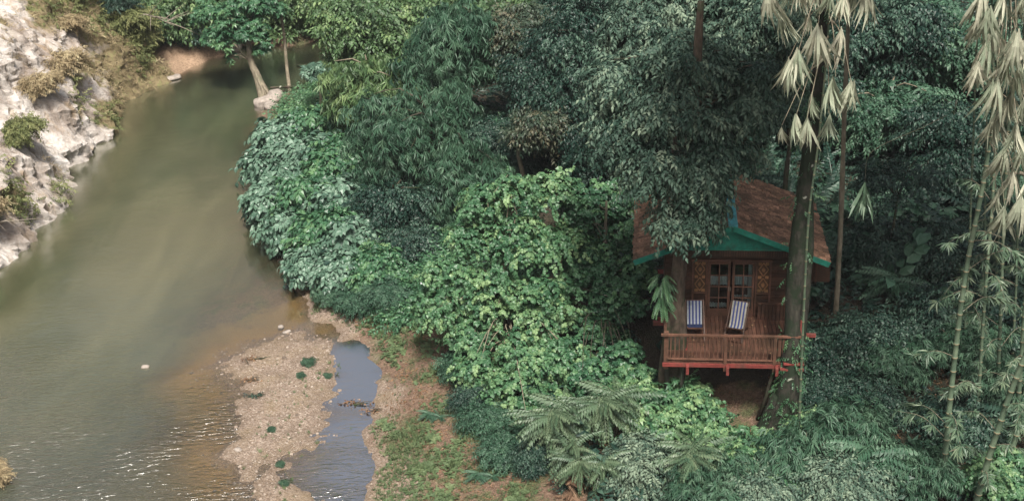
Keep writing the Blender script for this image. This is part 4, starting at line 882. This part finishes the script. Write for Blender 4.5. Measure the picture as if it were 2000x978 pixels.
BANK = [((560, 292), 'silvery bush nearest the boulders at the spit', 1.0), ((612, 272), 'silvery bush behind the one by the boulders', .95), ((668, 268), 'silvery bush below the pale feathery tree', .95),
 ((548, 350), 'silvery bush overhanging the water, second down from the boulders', .95), ((604, 345), 'silvery bush in the second row back from the water below the boulders', 1.05), ((668, 350), 'silvery bush against the left flank of the tall feathery tree', 1.),
 ((548, 415), 'silvery bush bulging farthest left over the river', .95), ((606, 420), 'silvery bush in the centre of the bank thicket', 1.05), ((672, 425), 'silvery bush behind the centre of the bank thicket', 1.),
 ((572, 478), 'silvery bush where the bank starts to curve inward', .85), ((630, 490), 'large-leaved bush just uphill of the bank curve', .95), ((700, 490), 'silvery bush at the edge of the creeper slope', .85),
 ((612, 545), 'low silvery bush above the amber shallows', .75), ((670, 555), 'low silvery bush between amber shallows and creeper slope', .8), ((728, 550), 'low silvery bush left of the yellow green bush', .7)]
for i, ((px, py), lab, s) in enumerate(BANK): shrub('big', px, py, .4, s*.92, lab, 'bush', 'bank_bush', GB, i)
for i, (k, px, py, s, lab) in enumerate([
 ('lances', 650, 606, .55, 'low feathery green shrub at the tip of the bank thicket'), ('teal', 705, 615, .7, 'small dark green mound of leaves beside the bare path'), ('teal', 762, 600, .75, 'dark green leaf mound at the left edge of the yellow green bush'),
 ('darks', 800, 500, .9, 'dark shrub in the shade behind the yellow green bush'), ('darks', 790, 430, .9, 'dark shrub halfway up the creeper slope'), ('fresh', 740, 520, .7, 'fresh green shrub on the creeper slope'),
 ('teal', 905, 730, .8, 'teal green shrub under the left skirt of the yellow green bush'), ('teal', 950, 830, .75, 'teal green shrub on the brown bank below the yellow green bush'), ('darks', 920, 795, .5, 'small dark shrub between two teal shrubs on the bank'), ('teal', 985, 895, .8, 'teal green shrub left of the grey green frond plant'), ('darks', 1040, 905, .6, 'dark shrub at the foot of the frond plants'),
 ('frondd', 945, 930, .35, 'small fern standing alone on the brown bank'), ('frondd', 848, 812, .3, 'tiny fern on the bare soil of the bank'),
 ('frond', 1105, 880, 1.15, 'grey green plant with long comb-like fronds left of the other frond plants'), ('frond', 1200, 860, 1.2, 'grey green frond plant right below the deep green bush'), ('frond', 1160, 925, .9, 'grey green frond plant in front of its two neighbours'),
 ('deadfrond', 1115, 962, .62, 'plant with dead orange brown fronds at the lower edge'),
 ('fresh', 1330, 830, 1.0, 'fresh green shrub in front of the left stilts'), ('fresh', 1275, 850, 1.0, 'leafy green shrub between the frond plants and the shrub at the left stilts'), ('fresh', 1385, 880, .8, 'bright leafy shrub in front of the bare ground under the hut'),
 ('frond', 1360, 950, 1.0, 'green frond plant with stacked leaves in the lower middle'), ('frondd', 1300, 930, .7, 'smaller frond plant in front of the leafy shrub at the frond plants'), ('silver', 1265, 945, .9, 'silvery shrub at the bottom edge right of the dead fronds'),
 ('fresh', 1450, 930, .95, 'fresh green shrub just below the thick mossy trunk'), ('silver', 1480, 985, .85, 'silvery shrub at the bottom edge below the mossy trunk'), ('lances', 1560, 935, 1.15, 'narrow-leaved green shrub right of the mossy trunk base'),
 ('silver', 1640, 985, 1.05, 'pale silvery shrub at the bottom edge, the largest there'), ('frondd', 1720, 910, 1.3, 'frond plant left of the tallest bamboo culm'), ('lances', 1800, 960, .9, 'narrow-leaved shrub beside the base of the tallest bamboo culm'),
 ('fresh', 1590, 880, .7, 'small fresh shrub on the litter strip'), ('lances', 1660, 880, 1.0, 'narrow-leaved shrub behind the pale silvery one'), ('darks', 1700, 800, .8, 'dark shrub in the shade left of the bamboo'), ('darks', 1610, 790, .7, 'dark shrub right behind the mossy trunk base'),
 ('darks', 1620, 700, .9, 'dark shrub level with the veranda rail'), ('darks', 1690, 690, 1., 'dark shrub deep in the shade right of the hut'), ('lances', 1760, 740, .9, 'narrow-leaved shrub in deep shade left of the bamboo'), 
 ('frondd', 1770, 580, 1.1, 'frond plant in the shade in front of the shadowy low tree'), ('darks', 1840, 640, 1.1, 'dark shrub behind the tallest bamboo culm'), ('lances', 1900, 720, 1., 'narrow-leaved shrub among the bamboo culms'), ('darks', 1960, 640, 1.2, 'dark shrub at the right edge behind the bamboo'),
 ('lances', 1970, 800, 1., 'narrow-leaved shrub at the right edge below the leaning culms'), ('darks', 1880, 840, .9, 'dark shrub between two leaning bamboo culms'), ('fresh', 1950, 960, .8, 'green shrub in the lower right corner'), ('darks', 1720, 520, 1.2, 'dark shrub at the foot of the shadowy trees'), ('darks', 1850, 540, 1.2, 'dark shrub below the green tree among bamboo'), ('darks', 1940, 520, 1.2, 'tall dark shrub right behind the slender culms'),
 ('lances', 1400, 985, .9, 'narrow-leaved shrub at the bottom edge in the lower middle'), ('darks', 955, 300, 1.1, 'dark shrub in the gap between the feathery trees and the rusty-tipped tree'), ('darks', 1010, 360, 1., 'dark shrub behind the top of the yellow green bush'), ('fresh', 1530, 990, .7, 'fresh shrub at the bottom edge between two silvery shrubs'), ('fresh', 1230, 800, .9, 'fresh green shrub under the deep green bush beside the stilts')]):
    shrub(k, px, py, .9, s, lab, 'shrub' if 'frond' not in k else 'fern', 'shrub' if 'frond' not in k else 'frond_plant', None, i)
# young whorl-leaved tree at the spit
bs = gb(628, 222, .5)
tree('young_tree', 'young tree with umbrella of pale leaves rising from the bank bushes', 'tree', bs, [bs, up(bs, 1.2, .05), up(bs, 2.4, 0)], [.07, .06, .04], [(bs[0], bs[1], bs[2]+2.4, .9, .9, .35)], L_BIG, BARKL, 20, .4, 12, T_WH, 1.1, .5, 130, nl=8, lr=.03, lo=0)
# leaning tree and slim trunk on the spit
bs = gb(520, 192, .1)
pl = [bs, D(505, 155, 71.2), D(490, 120, 71.5), D(484, 80, 72), D(470, 40, 72.5), D(455, 0, 73)]
tree('leaning_tree', 'tree leaning out over the river from the stony spit', 'tree', bs, pl, [.42, .24, .17, .15, .12, .06],
     [lobe(455, 50, 72, 1.35, .95), lobe(500, 70, 71.5, 1.0, .8), lobe(425, 75, 72, .9, .55), lobe(480, 10, 73, 1.6, .8), lobe(410, 25, 73, 1.1, .8), lobe(515, 20, 73, 1.1, .9), lobe(510, 98, 71.5, .55, .4), lobe(455, 105, 72, .45, .3)], L_BRI2, BARKL, 120, .5, 16, T_WH, 1.0, .5, 131, nl=26, lr=.06,
     fork=[([bs+[.55, .1, -.1], bs+[.25, 0, .5], D(500, 145, 71.2)], [.1, .1, .08]), ([bs+[-.35, -.1, -.15], bs+[-.12, 0, .6], D(498, 140, 71.2)], [.09, .09, .07])])
bs = gb(564, 162, .3)
tree('slim_tree', 'slim pale trunk standing behind the leaning tree', 'tree', bs, [bs, D(560, 130, 73.5), D(555, 70, 74), D(545, 10, 74.3), D(535, -60, 74.6)], [.12, .10, .09, .08, .05], [lobe(530, -60, 74.6, 1.6, 1.0)], L_FAR, BARKL, 40, .5, 14, T_OV, 1.3, .5, 132, nl=10, lr=.04)
for k, (px, py, top, r, bark, lab) in enumerate([((1628, 655), 39.2, (1652, 150), .085, BARKL, 'straight slim mottled trunk just right of the hut'), ((1150, 345), 53.5, (1148, 120), .2, BARKM, 'stout brown trunk above the deep green bush'), ((1095, 330), 53, (1090, 230), .10, BARK, 'thin dark trunk above the bright bush'), ((1536, 335), 46, (1541, 260), .09, BARK, 'thin trunk behind the hut ridge'), ((1715, 660), 42, (1740, 480), .07, BARK, 'thin bent stem in the shade right of the hut')]):
    pb = D(*px, py); g = H(pb[0], pb[1]); pt = D(*top, py+.6); b0 = np.array([pb[0], pb[1], g-.2])
    tree('slim_tree', lab, 'tree', b0, [b0, pb*[1, 1, 1] if pb[2] > g else b0+[0, 0, 1], (pb+pt)/2+[.06, 0, 0], pt, pt+(pt-pb)*.5], [r*1.25, r*1.1, r, r*.9, r*.5], [(pt[0], pt[1], pt[2]+(pt-pb)[2]*.5+1, 1.3, 1.3, .9)], L_DARK, bark, 24, .5, 16, T_OV, 1.1, .5, 140+k, nl=6, lr=.04)

# far bank
for i, (k, px, py, s, lab) in enumerate([('farb', 395, 62, 1.3, 'light green tree behind the bare earth patch'), ('farb', 455, 50, 1.4, 'light green tree behind the leaning tree'), ('farb', 525, 48, 1.4, 'light green tree across the channel behind the slim pale trunk'), ('farb', 590, 52, 1.3, 'light green tree on the far bank right of the slim pale trunk'), ('farb', 655, 52, 1.3, 'light green tree where the far bank goes out of sight'),
  ('farb', 330, 30, 1.1, 'light green tree above the bare earth patch'), ('farb', 735, 40, 1.3, 'light green tree on the far bank hidden by feathery trees'),
  ('olive', 300, 75, 1.2, 'olive bush left of the bare earth patch'), ('olive', 405, 88, .7, 'small olive bush at the right end of the earth patch'), ('olive', 345, 62, .9, 'olive bush at the top of the earth patch'), ('darks', 395, 80, 1.2, 'dark bush in the shaded hollow beside the earth patch')]):
    shrub(k, px, py, 1.0, s, lab, 'tree' if k == 'farb' else 'bush', 'far_tree' if k == 'farb' else 'bush', 'trees on the far bank' if k == 'farb' else None, i)
rg = np.random.default_rng(61)
for i in range(34):          # rows up the far hillside, above and behind what the photograph frames
    x = -62+i % 17*7.2+rg.uniform(-2, 2); y = (95 if i < 17 else 107)+rg.uniform(-3, 3); z = H(x, y)
    shrub('farb', i*3+1, i*5, 0, rg.uniform(1.5, 2.1), 'light green tree in the woods on the hillside beyond the river', 'tree', 'far_tree', 'woods on the hillside beyond the river', i, (x, y, z-.3))
# plants on the cliff
for i, (k, y, z, s, lab) in enumerate([('olive', 74, 3.2, 1.1, 'olive bush low on the cliff midway to the earth patch'), ('olive', 77, 2.4, 1.1, 'olive bush at the cliff foot beside the slabs'), ('dry', 70, 4.5, .8, 'dry brown bush halfway along the overgrown cliff'), ('olive', 72.5, 6.0, 1.1, 'olive bush high on the overgrown cliff'), ('olive', 79.5, 3.8, 1.2, 'olive bush on the cliff nearest the earth patch'),
  ('dry', 66.5, 3.4, 1.0, 'dry brown bush where bare rock gives way to scrub'), ('olive', 57.3, 3.1, .8, 'green shrub rooted in the white rock face'), ('fresh', 49.5, 1.0, .7, 'green shrub hanging at the left edge of the water'), ('dry', 50.8, 2.2, .8, 'dry tuft on the rock ledge at the left edge'), ('fresh', 62, 5.8, .6, 'small green shrub high on the white rock'), ('dry', 82, 4.5, 1.3, 'dry brown bush at the end of the cliff'), ('olive', 75.5, 7.5, 1.2, 'olive bush near the top of the overgrown cliff'), ('farb', 82, 7, .8, 'light green tree on top of the cliff end'), ('farb', 78.5, 9, .8, 'light green tree at the cliff top above the scrub'), ('darks', 76, 4.6, .9, 'dark green bush among the olive scrub'), ('dry', 63, 3.6, .8, 'dry tuft on the bare rock shoulder')]):
    p = on_cliff(y, z); shrub(k, 10*i, 7*i, 0, s, lab, 'tree' if k == 'farb' else 'bush', 'cliff_tree' if k == 'farb' else 'cliff_bush', None, i, (p[0], p[1], p[2]-.2))
p = P(0, 935, 0); shrub('dry', 3, 5, 0, .5, 'dry pinkish twiggy bush in the lower left corner', 'bush', 'cliff_bush', None, 3, (p[0]-.3, p[1]-.2, -.1))

# ------------------------------------------------------------------ bamboo
CULM, t, o = newmat('bamboo_green')
n1 = noise(t, 3, 4, .6, coord(t, (1, 1, .4))); c1 = ramp(t, [(.3, (.055, .09, .06)), (.7, (.13, .17, .11))], n1.outputs[0]).outputs[0]
lv_ = attr(t, 'lv'); c2 = mixc(t, ramp(t, [(.7, (0, 0, 0)), (.8, (1, 1, 1))], lv_).outputs[0], c1, (.20, .165, .10)); p = princ(t, c2, .45, .4, n1.outputs[0], .01, .3); t.links.new(p.outputs[0], o.inputs[0])
def culm_parts(rt, base, path, r, seed, seg=.42, sprays=None, spr_z=(1, 8), nsp=10, tpl=T_BAM, mat=L_BAM, fans=None, size=1.):
    pts, _ = resample([q-base for q in path], np.zeros(len(path)), .05)
    d = np.r_[0, np.cumsum(np.linalg.norm(np.diff(pts, axis=0), axis=1))]; Lt = d[-1]; sd = []; zz = 0
    rg = np.random.default_rng(seed); S = []; RR = []; LV = []
    while zz < Lt:
        k = seg*rg.uniform(.9, 1.1); fr_ = 1-.55*zz/Lt
        for q, rr, l_ in ((zz, r*1.0, .5), (zz+.05, r*.97, .5), (zz+k*.5, r*.97, .5), (zz+k-.03, r*.99, .9), (zz+k-.012, r*1.16, .9)): S.append(q); RR.append(rr*fr_); LV.append(l_)
        sd.append(zz+k); zz += k
    S = np.array(S); P3 = np.stack([np.interp(S, d, pts[:, j]) for j in range(3)], 1)
    V, Q = tube(P3, np.array(RR), 12, seed, .02, False); lv = np.repeat(np.array(LV)[:-1], 12)
    obj('culm', qmesh('culm', V, Q, CULM, lv, smooth=True), rt)
    nodes = np.stack([np.interp(np.array(sd[:-1]), d, pts[:, j]) for j in range(3)], 1) if len(sd) > 1 else pts[-1:]
    tw = MB(); pos = []; yaw = []; pit = []; 
    ok = nodes[(nodes[:, 2] > spr_z[0]) & (nodes[:, 2] < spr_z[1])]
    for k in range(nsp if len(ok) else 0):
        nd = ok[rg.integers(len(ok))]; a = rg.uniform(0, 2*pi); L_ = rg.uniform(.5, 1.5)*size; e = nd+np.array([sin(a)*L_, cos(a)*L_, rg.uniform(-.15, .35)*L_]); mid = (nd+e)/2+[0, 0, .18*L_]
        p_, q_ = resample([nd, mid, e], [.012, .008, .003], .15); tw.tube(p_, q_, 4, k, 0)
        for f_ in np.linspace(.35, 1, 6):
            j = p_[int(f_*(len(p_)-1))]
            for s_ in range(2): pos.append(j); yaw.append(a+rg.normal(0, .9)); pit.append(rg.normal(-.25, .3))
    if pos:
        N = len(pos); tr = scatter(rg, tpl, np.array(pos), np.array(yaw), np.array(pit), rg.normal(0, .3, N), size*rg.uniform(.7, 1.15, N), rg.normal(.5, .2, N)); obj('foliage', qmesh('foliage', tr[0], tr[1], mat, tr[2]), rt)
    if fans:
        fp = []; fy = []; ft = []; fs = []
        for (fx_, fy_, fd, s_) in fans:
            q = D(fx_, fy_, fd)-base; j = pts[np.argmin(np.linalg.norm(pts-(q+[0, 0, .8]), axis=1))]
            p_, q_ = resample([j, (j+q)/2+[0, 0, .35], q], [.022, .014, .007], .15); tw.tube(p_, q_, 5, int(fx_), 0)
            for rep in range(2): fp.append(q+rg.normal(0, .04, 3)); fy.append(rg.uniform(0, 2*pi) if rep else math.atan2(q[0]-j[0], q[1]-j[1])+rg.normal(0, .5)); ft.append(rg.uniform(-1.5, -1.25)); fs.append(s_*rg.uniform(.85, 1.1))
        N = len(fp); tr = scatter(rg, T_HANG, np.array(fp), np.array(fy), np.array(ft), rg.uniform(-.6, .6, N), np.array(fs), rg.normal(.6, .2, N)); obj('leaf_fan', qmesh('leaf_fan', tr[0], tr[1], L_PALE, tr[2]), rt)
    if tw.V: tw.build('branchwork', BARKL, rt, True)
def bamboo(label, pxs, y0, y1, r, seed, **kw):
    ys = np.linspace(y1, y0, len(pxs)); path = [D(px, py, y) for (px, py), y in zip(pxs, ys)]     # listed top first
    path = path[::-1]; b0 = path[0]; g = H(b0[0], b0[1])
    if b0[2] > g: dd = path[0]-path[1]; dd = dd/abs(dd[2]); b0 = b0+dd*(b0[2]-g+.1); path = [b0]+path; 
    rt = thing('bamboo', label, 'bamboo', (b0[0], b0[1], b0[2]), 0, 'bamboo culms at the right edge' if kw.pop('grp', True) else None)
    culm_parts(rt, b0, path, r, seed, **kw)
FR = [(1918, -25), (1958, -15), (1995, -5), (1905, 38), (1942, 45), (1985, 55), (1908, 118), (1962, 110), (1992, 125), (2000, 185), (1972, 175), (1948, 215), (1988, 240), (1962, 285), (1998, 285), (1978, 335), (1945, 372), (1962, 400), (1995, 385), (1928, 10), (1975, 85), (1945, 150), (1930, 80), (2010, 60), (2015, 240), (2015, 340)]
r5 = np.random.default_rng(12)
bamboo('leftmost thick bamboo culm of the clump, long pale leaves hanging from its top', [(1985, -300), (1972, -80), (1950, 120), (1925, 330), (1885, 540), (1858, 760), (1840, 960)], 29.8, 31, .085, 601, spr_z=(.5, 8), nsp=10, size=1.25, fans=[(a, b_, 28.5+r5.uniform(-.8, .8), .75*r5.uniform(.8, 1.15)) for a, b_ in FR])
bamboo('slender bamboo culm, second from the left of the clump', [(1985, -100), (1950, 200), (1938, 400), (1925, 560), (1912, 760), (1905, 920)], 32.5, 33.5, .06, 602, spr_z=(.5, 9), nsp=9, size=1.25)
bamboo('slender bamboo culm, third from the left of the clump', [(1990, -100), (1972, 200), (1960, 450), (1955, 600), (1945, 840)], 33.5, 34.5, .06, 603, spr_z=(.5, 9), nsp=8, size=1.25)
bamboo('bamboo culm leaning strongly to the right in front of the clump', [(2220, 200), (2100, 480), (2000, 700), (1945, 850), (1905, 985)], 28.8, 28.5, .09, 604, spr_z=(.4, 4), nsp=4)
bamboo('bamboo culm leaning to the right behind the strongly leaning one', [(2150, 500), (2050, 680), (1985, 850), (1950, 985)], 30.5, 30.5, .09, 605, spr_z=(.4, 4), nsp=4)
bamboo('dark bamboo culm half hidden behind the leaning ones', [(2040, 300), (2010, 500), (1995, 700), (1980, 900)], 32, 32.5, .08, 606, spr_z=(1, 7), nsp=10)
for k, (a_, b_, c_, y_, r_, lab) in enumerate([(1900, 1890, 1872, 36, .045, 'thin dark bamboo cane just right of the leftmost thick culm'), (1925, 1920, 1890, 38, .04, 'thin dark bamboo cane far back in the middle of the clump'), (1990, 1985, 1968, 36, .05, 'dark bamboo cane near the right edge behind the slender culms'), (1962, 1945, 1928, 39, .04, 'thinnest dark bamboo cane at the back of the clump')]):
    bamboo(lab, [(a_+30, -250), (a_+10, 50), (a_, 300), (b_, 550), (c_, 850)], y_, y_+.5, r_, 620+k, spr_z=(.5, 8), nsp=7)
FLn = [(1508, -25, 1.), (1530, 12, 1.), (1575, 32, .6), (1598, 48, 1.15), (1640, 55, 1.05), (1692, -30, 1.1), (1668, -35, 1.), (1560, 98, .8), (1542, 112, 1.05), (1632, 150, 1.05), (1662, 158, .9), (1585, 188, .75), (1527, 245, .55), (1555, 225, .85), (1576, 232, .8), (1618, 220, .75), (1570, -25, .8), (1622, -25, .8), (1648, -15, .7), (1500, -40, .7), (1545, -40, .9), (1590, -45, .9)]
bamboo('thin bamboo culm in front of the mossy trunk with long pale leaves hanging from it', [(1625, -300), (1618, -60), (1618, 60), (1608, 180), (1597, 290), (1580, 420), (1570, 600), (1560, 850)], 32.2, 29, .04, 607, spr_z=(20, 21), nsp=0, grp=False, fans=[(a, b_, 28.6+r5.uniform(-.7, .7), .78*s) for a, b_, s in FLn])
bamboo('thin drooping bamboo branch with a green leaf fan dangling right of the hut', [(1760, 170), (1735, 300), (1700, 335), (1688, 362)][::-1], 31, 31, .012, 608, spr_z=(20, 21), nsp=0, grp=False, fans=[(1688, 365, 31, .75)]) if False else None

# dangling green fan on a thin branch
q0 = D(1800, 250, 31.5); q1 = D(1690, 355, 31.5); rt = thing('hanging_branch', 'thin branch with one green leaf fan dangling right of the hut roof', 'branch', q0)
p_, q_ = resample([D(1850, 225, 32)-q0, q0-q0, D(1720, 285, 31.5)-q0, D(1694, 310, 31.5)-q0, q1-q0], [.012, .010, .008, .006, .004], .15); MB().tube(p_, q_, 6, 1, .1).build('twig', BARK, rt, True)
rg = np.random.default_rng(4); tr = scatter(rg, T_HANG, np.array([q1-q0]*3), np.array([.5, 2.2, 4.]), np.array([-1.4, -1.3, -1.35]), np.array([0, .4, -.4]), np.array([.85, .7, .75]), np.array([.5, .6, .4])); obj('leaf_fan', qmesh('leaf_fan', tr[0], tr[1], L_BAM, tr[2]), rt)

# ------------------------------------------------------------------ rocks, wood, small things
BOUL = plainmat('boulder_stone', (.27, .235, .205), .85, .2, .45, 3)
def rock(label, c, d, seed, mat=BOUL, name='boulder', cat='boulder', rz=0.):
    n = 18; th, ph = np.meshgrid(np.arange(n)*2*pi/n, np.linspace(0.02, pi-.02, 11)); V = np.stack([np.sin(ph)*np.cos(th), np.sin(ph)*np.sin(th), np.cos(ph)], -1).reshape(-1, 3)
    V = np.sign(V)*np.abs(V)**.75; V = V*(.72+.6*fbm(V*1.3+seed*3.1, 4, seed)[:, None])*np.array(d)/2
    Q = []
    for i in range(10):
        for j in range(n): Q.append([i*n+j, (i+1)*n+j, (i+1)*n+(j+1) % n, i*n+(j+1) % n])
    Q = np.array(Q); o_ = obj(name, qmesh(name, V, Q, mat, smooth=True, attrs={'veg': np.zeros(len(V))})); o_.location = c; o_.rotation_euler = (0, 0, rz); return tag(o_, label, cat)
for px, py, z, d, s, lab in [(516, 200, .1, (1.2, .9, .6), 1, 'pale boulder at the roots of the leaning tree'), (536, 188, .25, (1.3, .9, .6), 2, 'long grey boulder behind the one at the tree roots'), (530, 208, .1, (1., .8, .5), 3, 'small pale boulder between the spit and the first bank bush'), (458, 90, .25, (.95, .8, .75), 4, 'round cream boulder on the far shore under the leaning tree'),
    (330, 152, .1, (1.4, .9, .25), 5, 'flat slab of rock at the cliff foot before the earth patch'), (465, 878, .05, (.26, .2, .14), 8, 'single white stone on the gravel bar'), (284, 716, .02, (.28, .2, .14), 9, 'single pale stone breaking the river surface'), (560, 648, .0, (.3, .2, .12), 10, 'flat stone in the amber shallows'), (548, 638, .0, (.2, .2, .12), 11, 'dark stone in the amber shallows')]:
    p = P(px, py, z); rock(lab, (p[0], p[1], z), d, s, rz=s*.7)
def wood(name, label, cat, sets, mat=TWIG, base=None):
    base = np.array(base if base is not None else sets[0][0][0]); b = MB()
    for pts, rad in sets: p_, q_ = resample([np.array(x)-base for x in pts], rad, .12); b.tube(p_, q_, 7, len(pts), .2)
    o_ = b.build(name, mat, None, True); o_.location = base; return tag(o_, label, cat)
wood('driftwood', 'dark log half sunk in the far channel', 'log', [([P(580, 128, .05), P(610, 129, .12), P(645, 127, .05)], [.07, .1, .07]), ([P(600, 129, .1), P(606, 124, .5)], [.04, .02])], BARK)
wood('driftwood', 'reddish log lying behind the boulders of the spit', 'log', [([P(528, 172, .3), P(560, 170, .35), P(600, 172, .5)], [.06, .08, .05]), ([P(530, 178, .3), P(556, 177, .35)], [.05, .05])], BARKR)
def branchy(seed, base, dirn, L, r, n=6):
    rg = np.random.default_rng(seed); base = np.array(base); d = np.array(dirn, float); d /= np.linalg.norm(d); s = [([base, base+d*L*.5+[0, 0, .12*L], base+d*L], [r, r*.7, r*.2])]
    for k in range(n): t_ = rg.uniform(.25, .9); p0 = base+d*L*t_+[0, 0, .24*L*t_*(1-t_)*2]; e = p0+(d+rg.normal(0, .55, 3))*L*.4; s.append(([p0, (p0+e)/2+[0, 0, .05], e], [r*.5, r*.3, r*.1]))
    return s
p = on_cliff(50.3, 1.6); wood('dead_branch', 'bare dead branch reaching over the water from the rock at the left', 'branch', branchy(3, p+[.3, 0, 0], (1.2, .1, .1), 1.9, .035))
p = on_cliff(73.5, 3.6); wood('dead_branch', 'bleached dead branch lying over the olive scrub of the cliff', 'branch', branchy(4, p+[.4, 0, .5], (1, -.3, -.12), 3.4, .06, 9))
p = on_cliff(79, 4.6); wood('dead_branch', 'bleached dead branch in the scrub above the earth patch', 'branch', branchy(6, p+[.4, 0, .8], (1, -.4, -.3), 3.0, .05, 9))
def pile(seed, px, py, L, n, label, mat=BARK, lm=None, green=0):
    rg = np.random.default_rng(seed); c = P(px, py, .05); z = H(c[0], c[1]); c = np.array([c[0], c[1], max(z, -.02)+.02]); rt = thing('debris_pile', label, 'debris', c); b = MB()
    for k in range(n): a = rg.normal(.2, .5); p0 = rg.normal(0, .12, 3)*[L*2, L*.7, .2]; e = p0+np.array([cos(a), sin(a), rg.normal(.05, .06)])*L*rg.uniform(.5, 1); b.tube([p0, (p0+e)/2+[0, 0, .02], e], [.018, .014, .006], 5, k, .1)
    b.build('stick_heap', mat, rt, True); m_ = 60; x = rg.normal(0, L*.45, m_); y = rg.normal(0, L*.2, m_)
    tr = scatter(rg, [leaf_fold(.09, .03)+(np.zeros(2),)], np.stack([x, y, rg.uniform(0, .05, m_)], 1), rg.uniform(0, 6, m_), rg.normal(0, .3, m_), rg.normal(0, .4, m_), rg.uniform(.7, 1.3, m_), rg.uniform(0, 1, m_)); tag(obj('fallen_leaves', qmesh('fallen_leaves', tr[0], tr[1], lm or L_LITTER, tr[2]), rt), kind='stuff')
pile(1, 492, 702, .5, 9, 'upper heap of brown twigs on the gravel bar'); pile(2, 488, 743, .45, 8, 'lower heap of brown twigs and leaves on the gravel bar')
pile(3, 500, 773, .35, 5, 'clump of dark wet weed on the gravel bar', BARK, L_DARK); pile(4, 690, 786, .6, 6, 'line of reddish leaves across the puddle'); pile(5, 735, 801, .6, 6, 'reddish leaf line on the bank side of the puddle'); pile(6, 756, 625, .35, 5, 'scatter of red brown leaves on the bare path')
for i, (px, py, s, lab) in enumerate([(603, 712, .35, 'largest green weed tuft on the gravel bar'), (588, 735, .22, 'small weed tuft below the largest one'), (548, 908, .2, 'weed tuft near the lower ochre pool'), (530, 840, .2, 'weed tuft in the lower middle of the gravel bar'), (640, 735, .2, 'weed tuft at the edge of the puddle'), (555, 945, .22, 'pale weed tuft right beside the lower ochre pool')]):
    shrub('fresh', px, py, .06, s*.6, lab, 'weed', 'weed_tuft', None, i)
# pale can and blue base half hidden at the left edge of the yellow green bush
p = P(829, 570, .9); z = H(p[0], p[1]); rt = thing('water_drum', 'small white drum with blue band half hidden by the yellow green bush', 'drum', (p[0], p[1], z), 0)
for nm, z0_, z1_, r_, mt in (('body', .16, .34, .13, plainmat('plastic_white', (.6, .6, .6), .4)), ('base', 0, .16, .132, plainmat('plastic_blue', (.04, .07, .16), .4)), ('lid', .34, .37, .135, plainmat('plastic_grey', (.4, .42, .42), .4))):
    MB().tube([(0, 0, z0_), (0, 0, z0_+.01), (0, 0, z1_-.01), (0, 0, z1_)], [r_*.97, r_, r_, r_*.97], 20).build(nm, mt, rt, True)

# ------------------------------------------------------------------ the humid air
hz = MB().box((0, 120, 44), (840, 800, 104)).build('haze', None)
m = bpy.data.materials.new('humid_air'); m.use_nodes = True; t = m.node_tree; t.nodes.clear(); o = t.nodes.new('ShaderNodeOutputMaterial')
pv_ = t.nodes.new('ShaderNodeVolumePrincipled'); pv_.inputs['Color'].default_value = (.93, .95, 1, 1); pv_.inputs['Density'].default_value = .00018; t.links.new(pv_.outputs[0], o.inputs['Volume'])
hz.data.materials.clear(); hz.data.materials.append(m); tag(hz, 'thin humid haze over the river and forest', 'haze', kind='stuff')
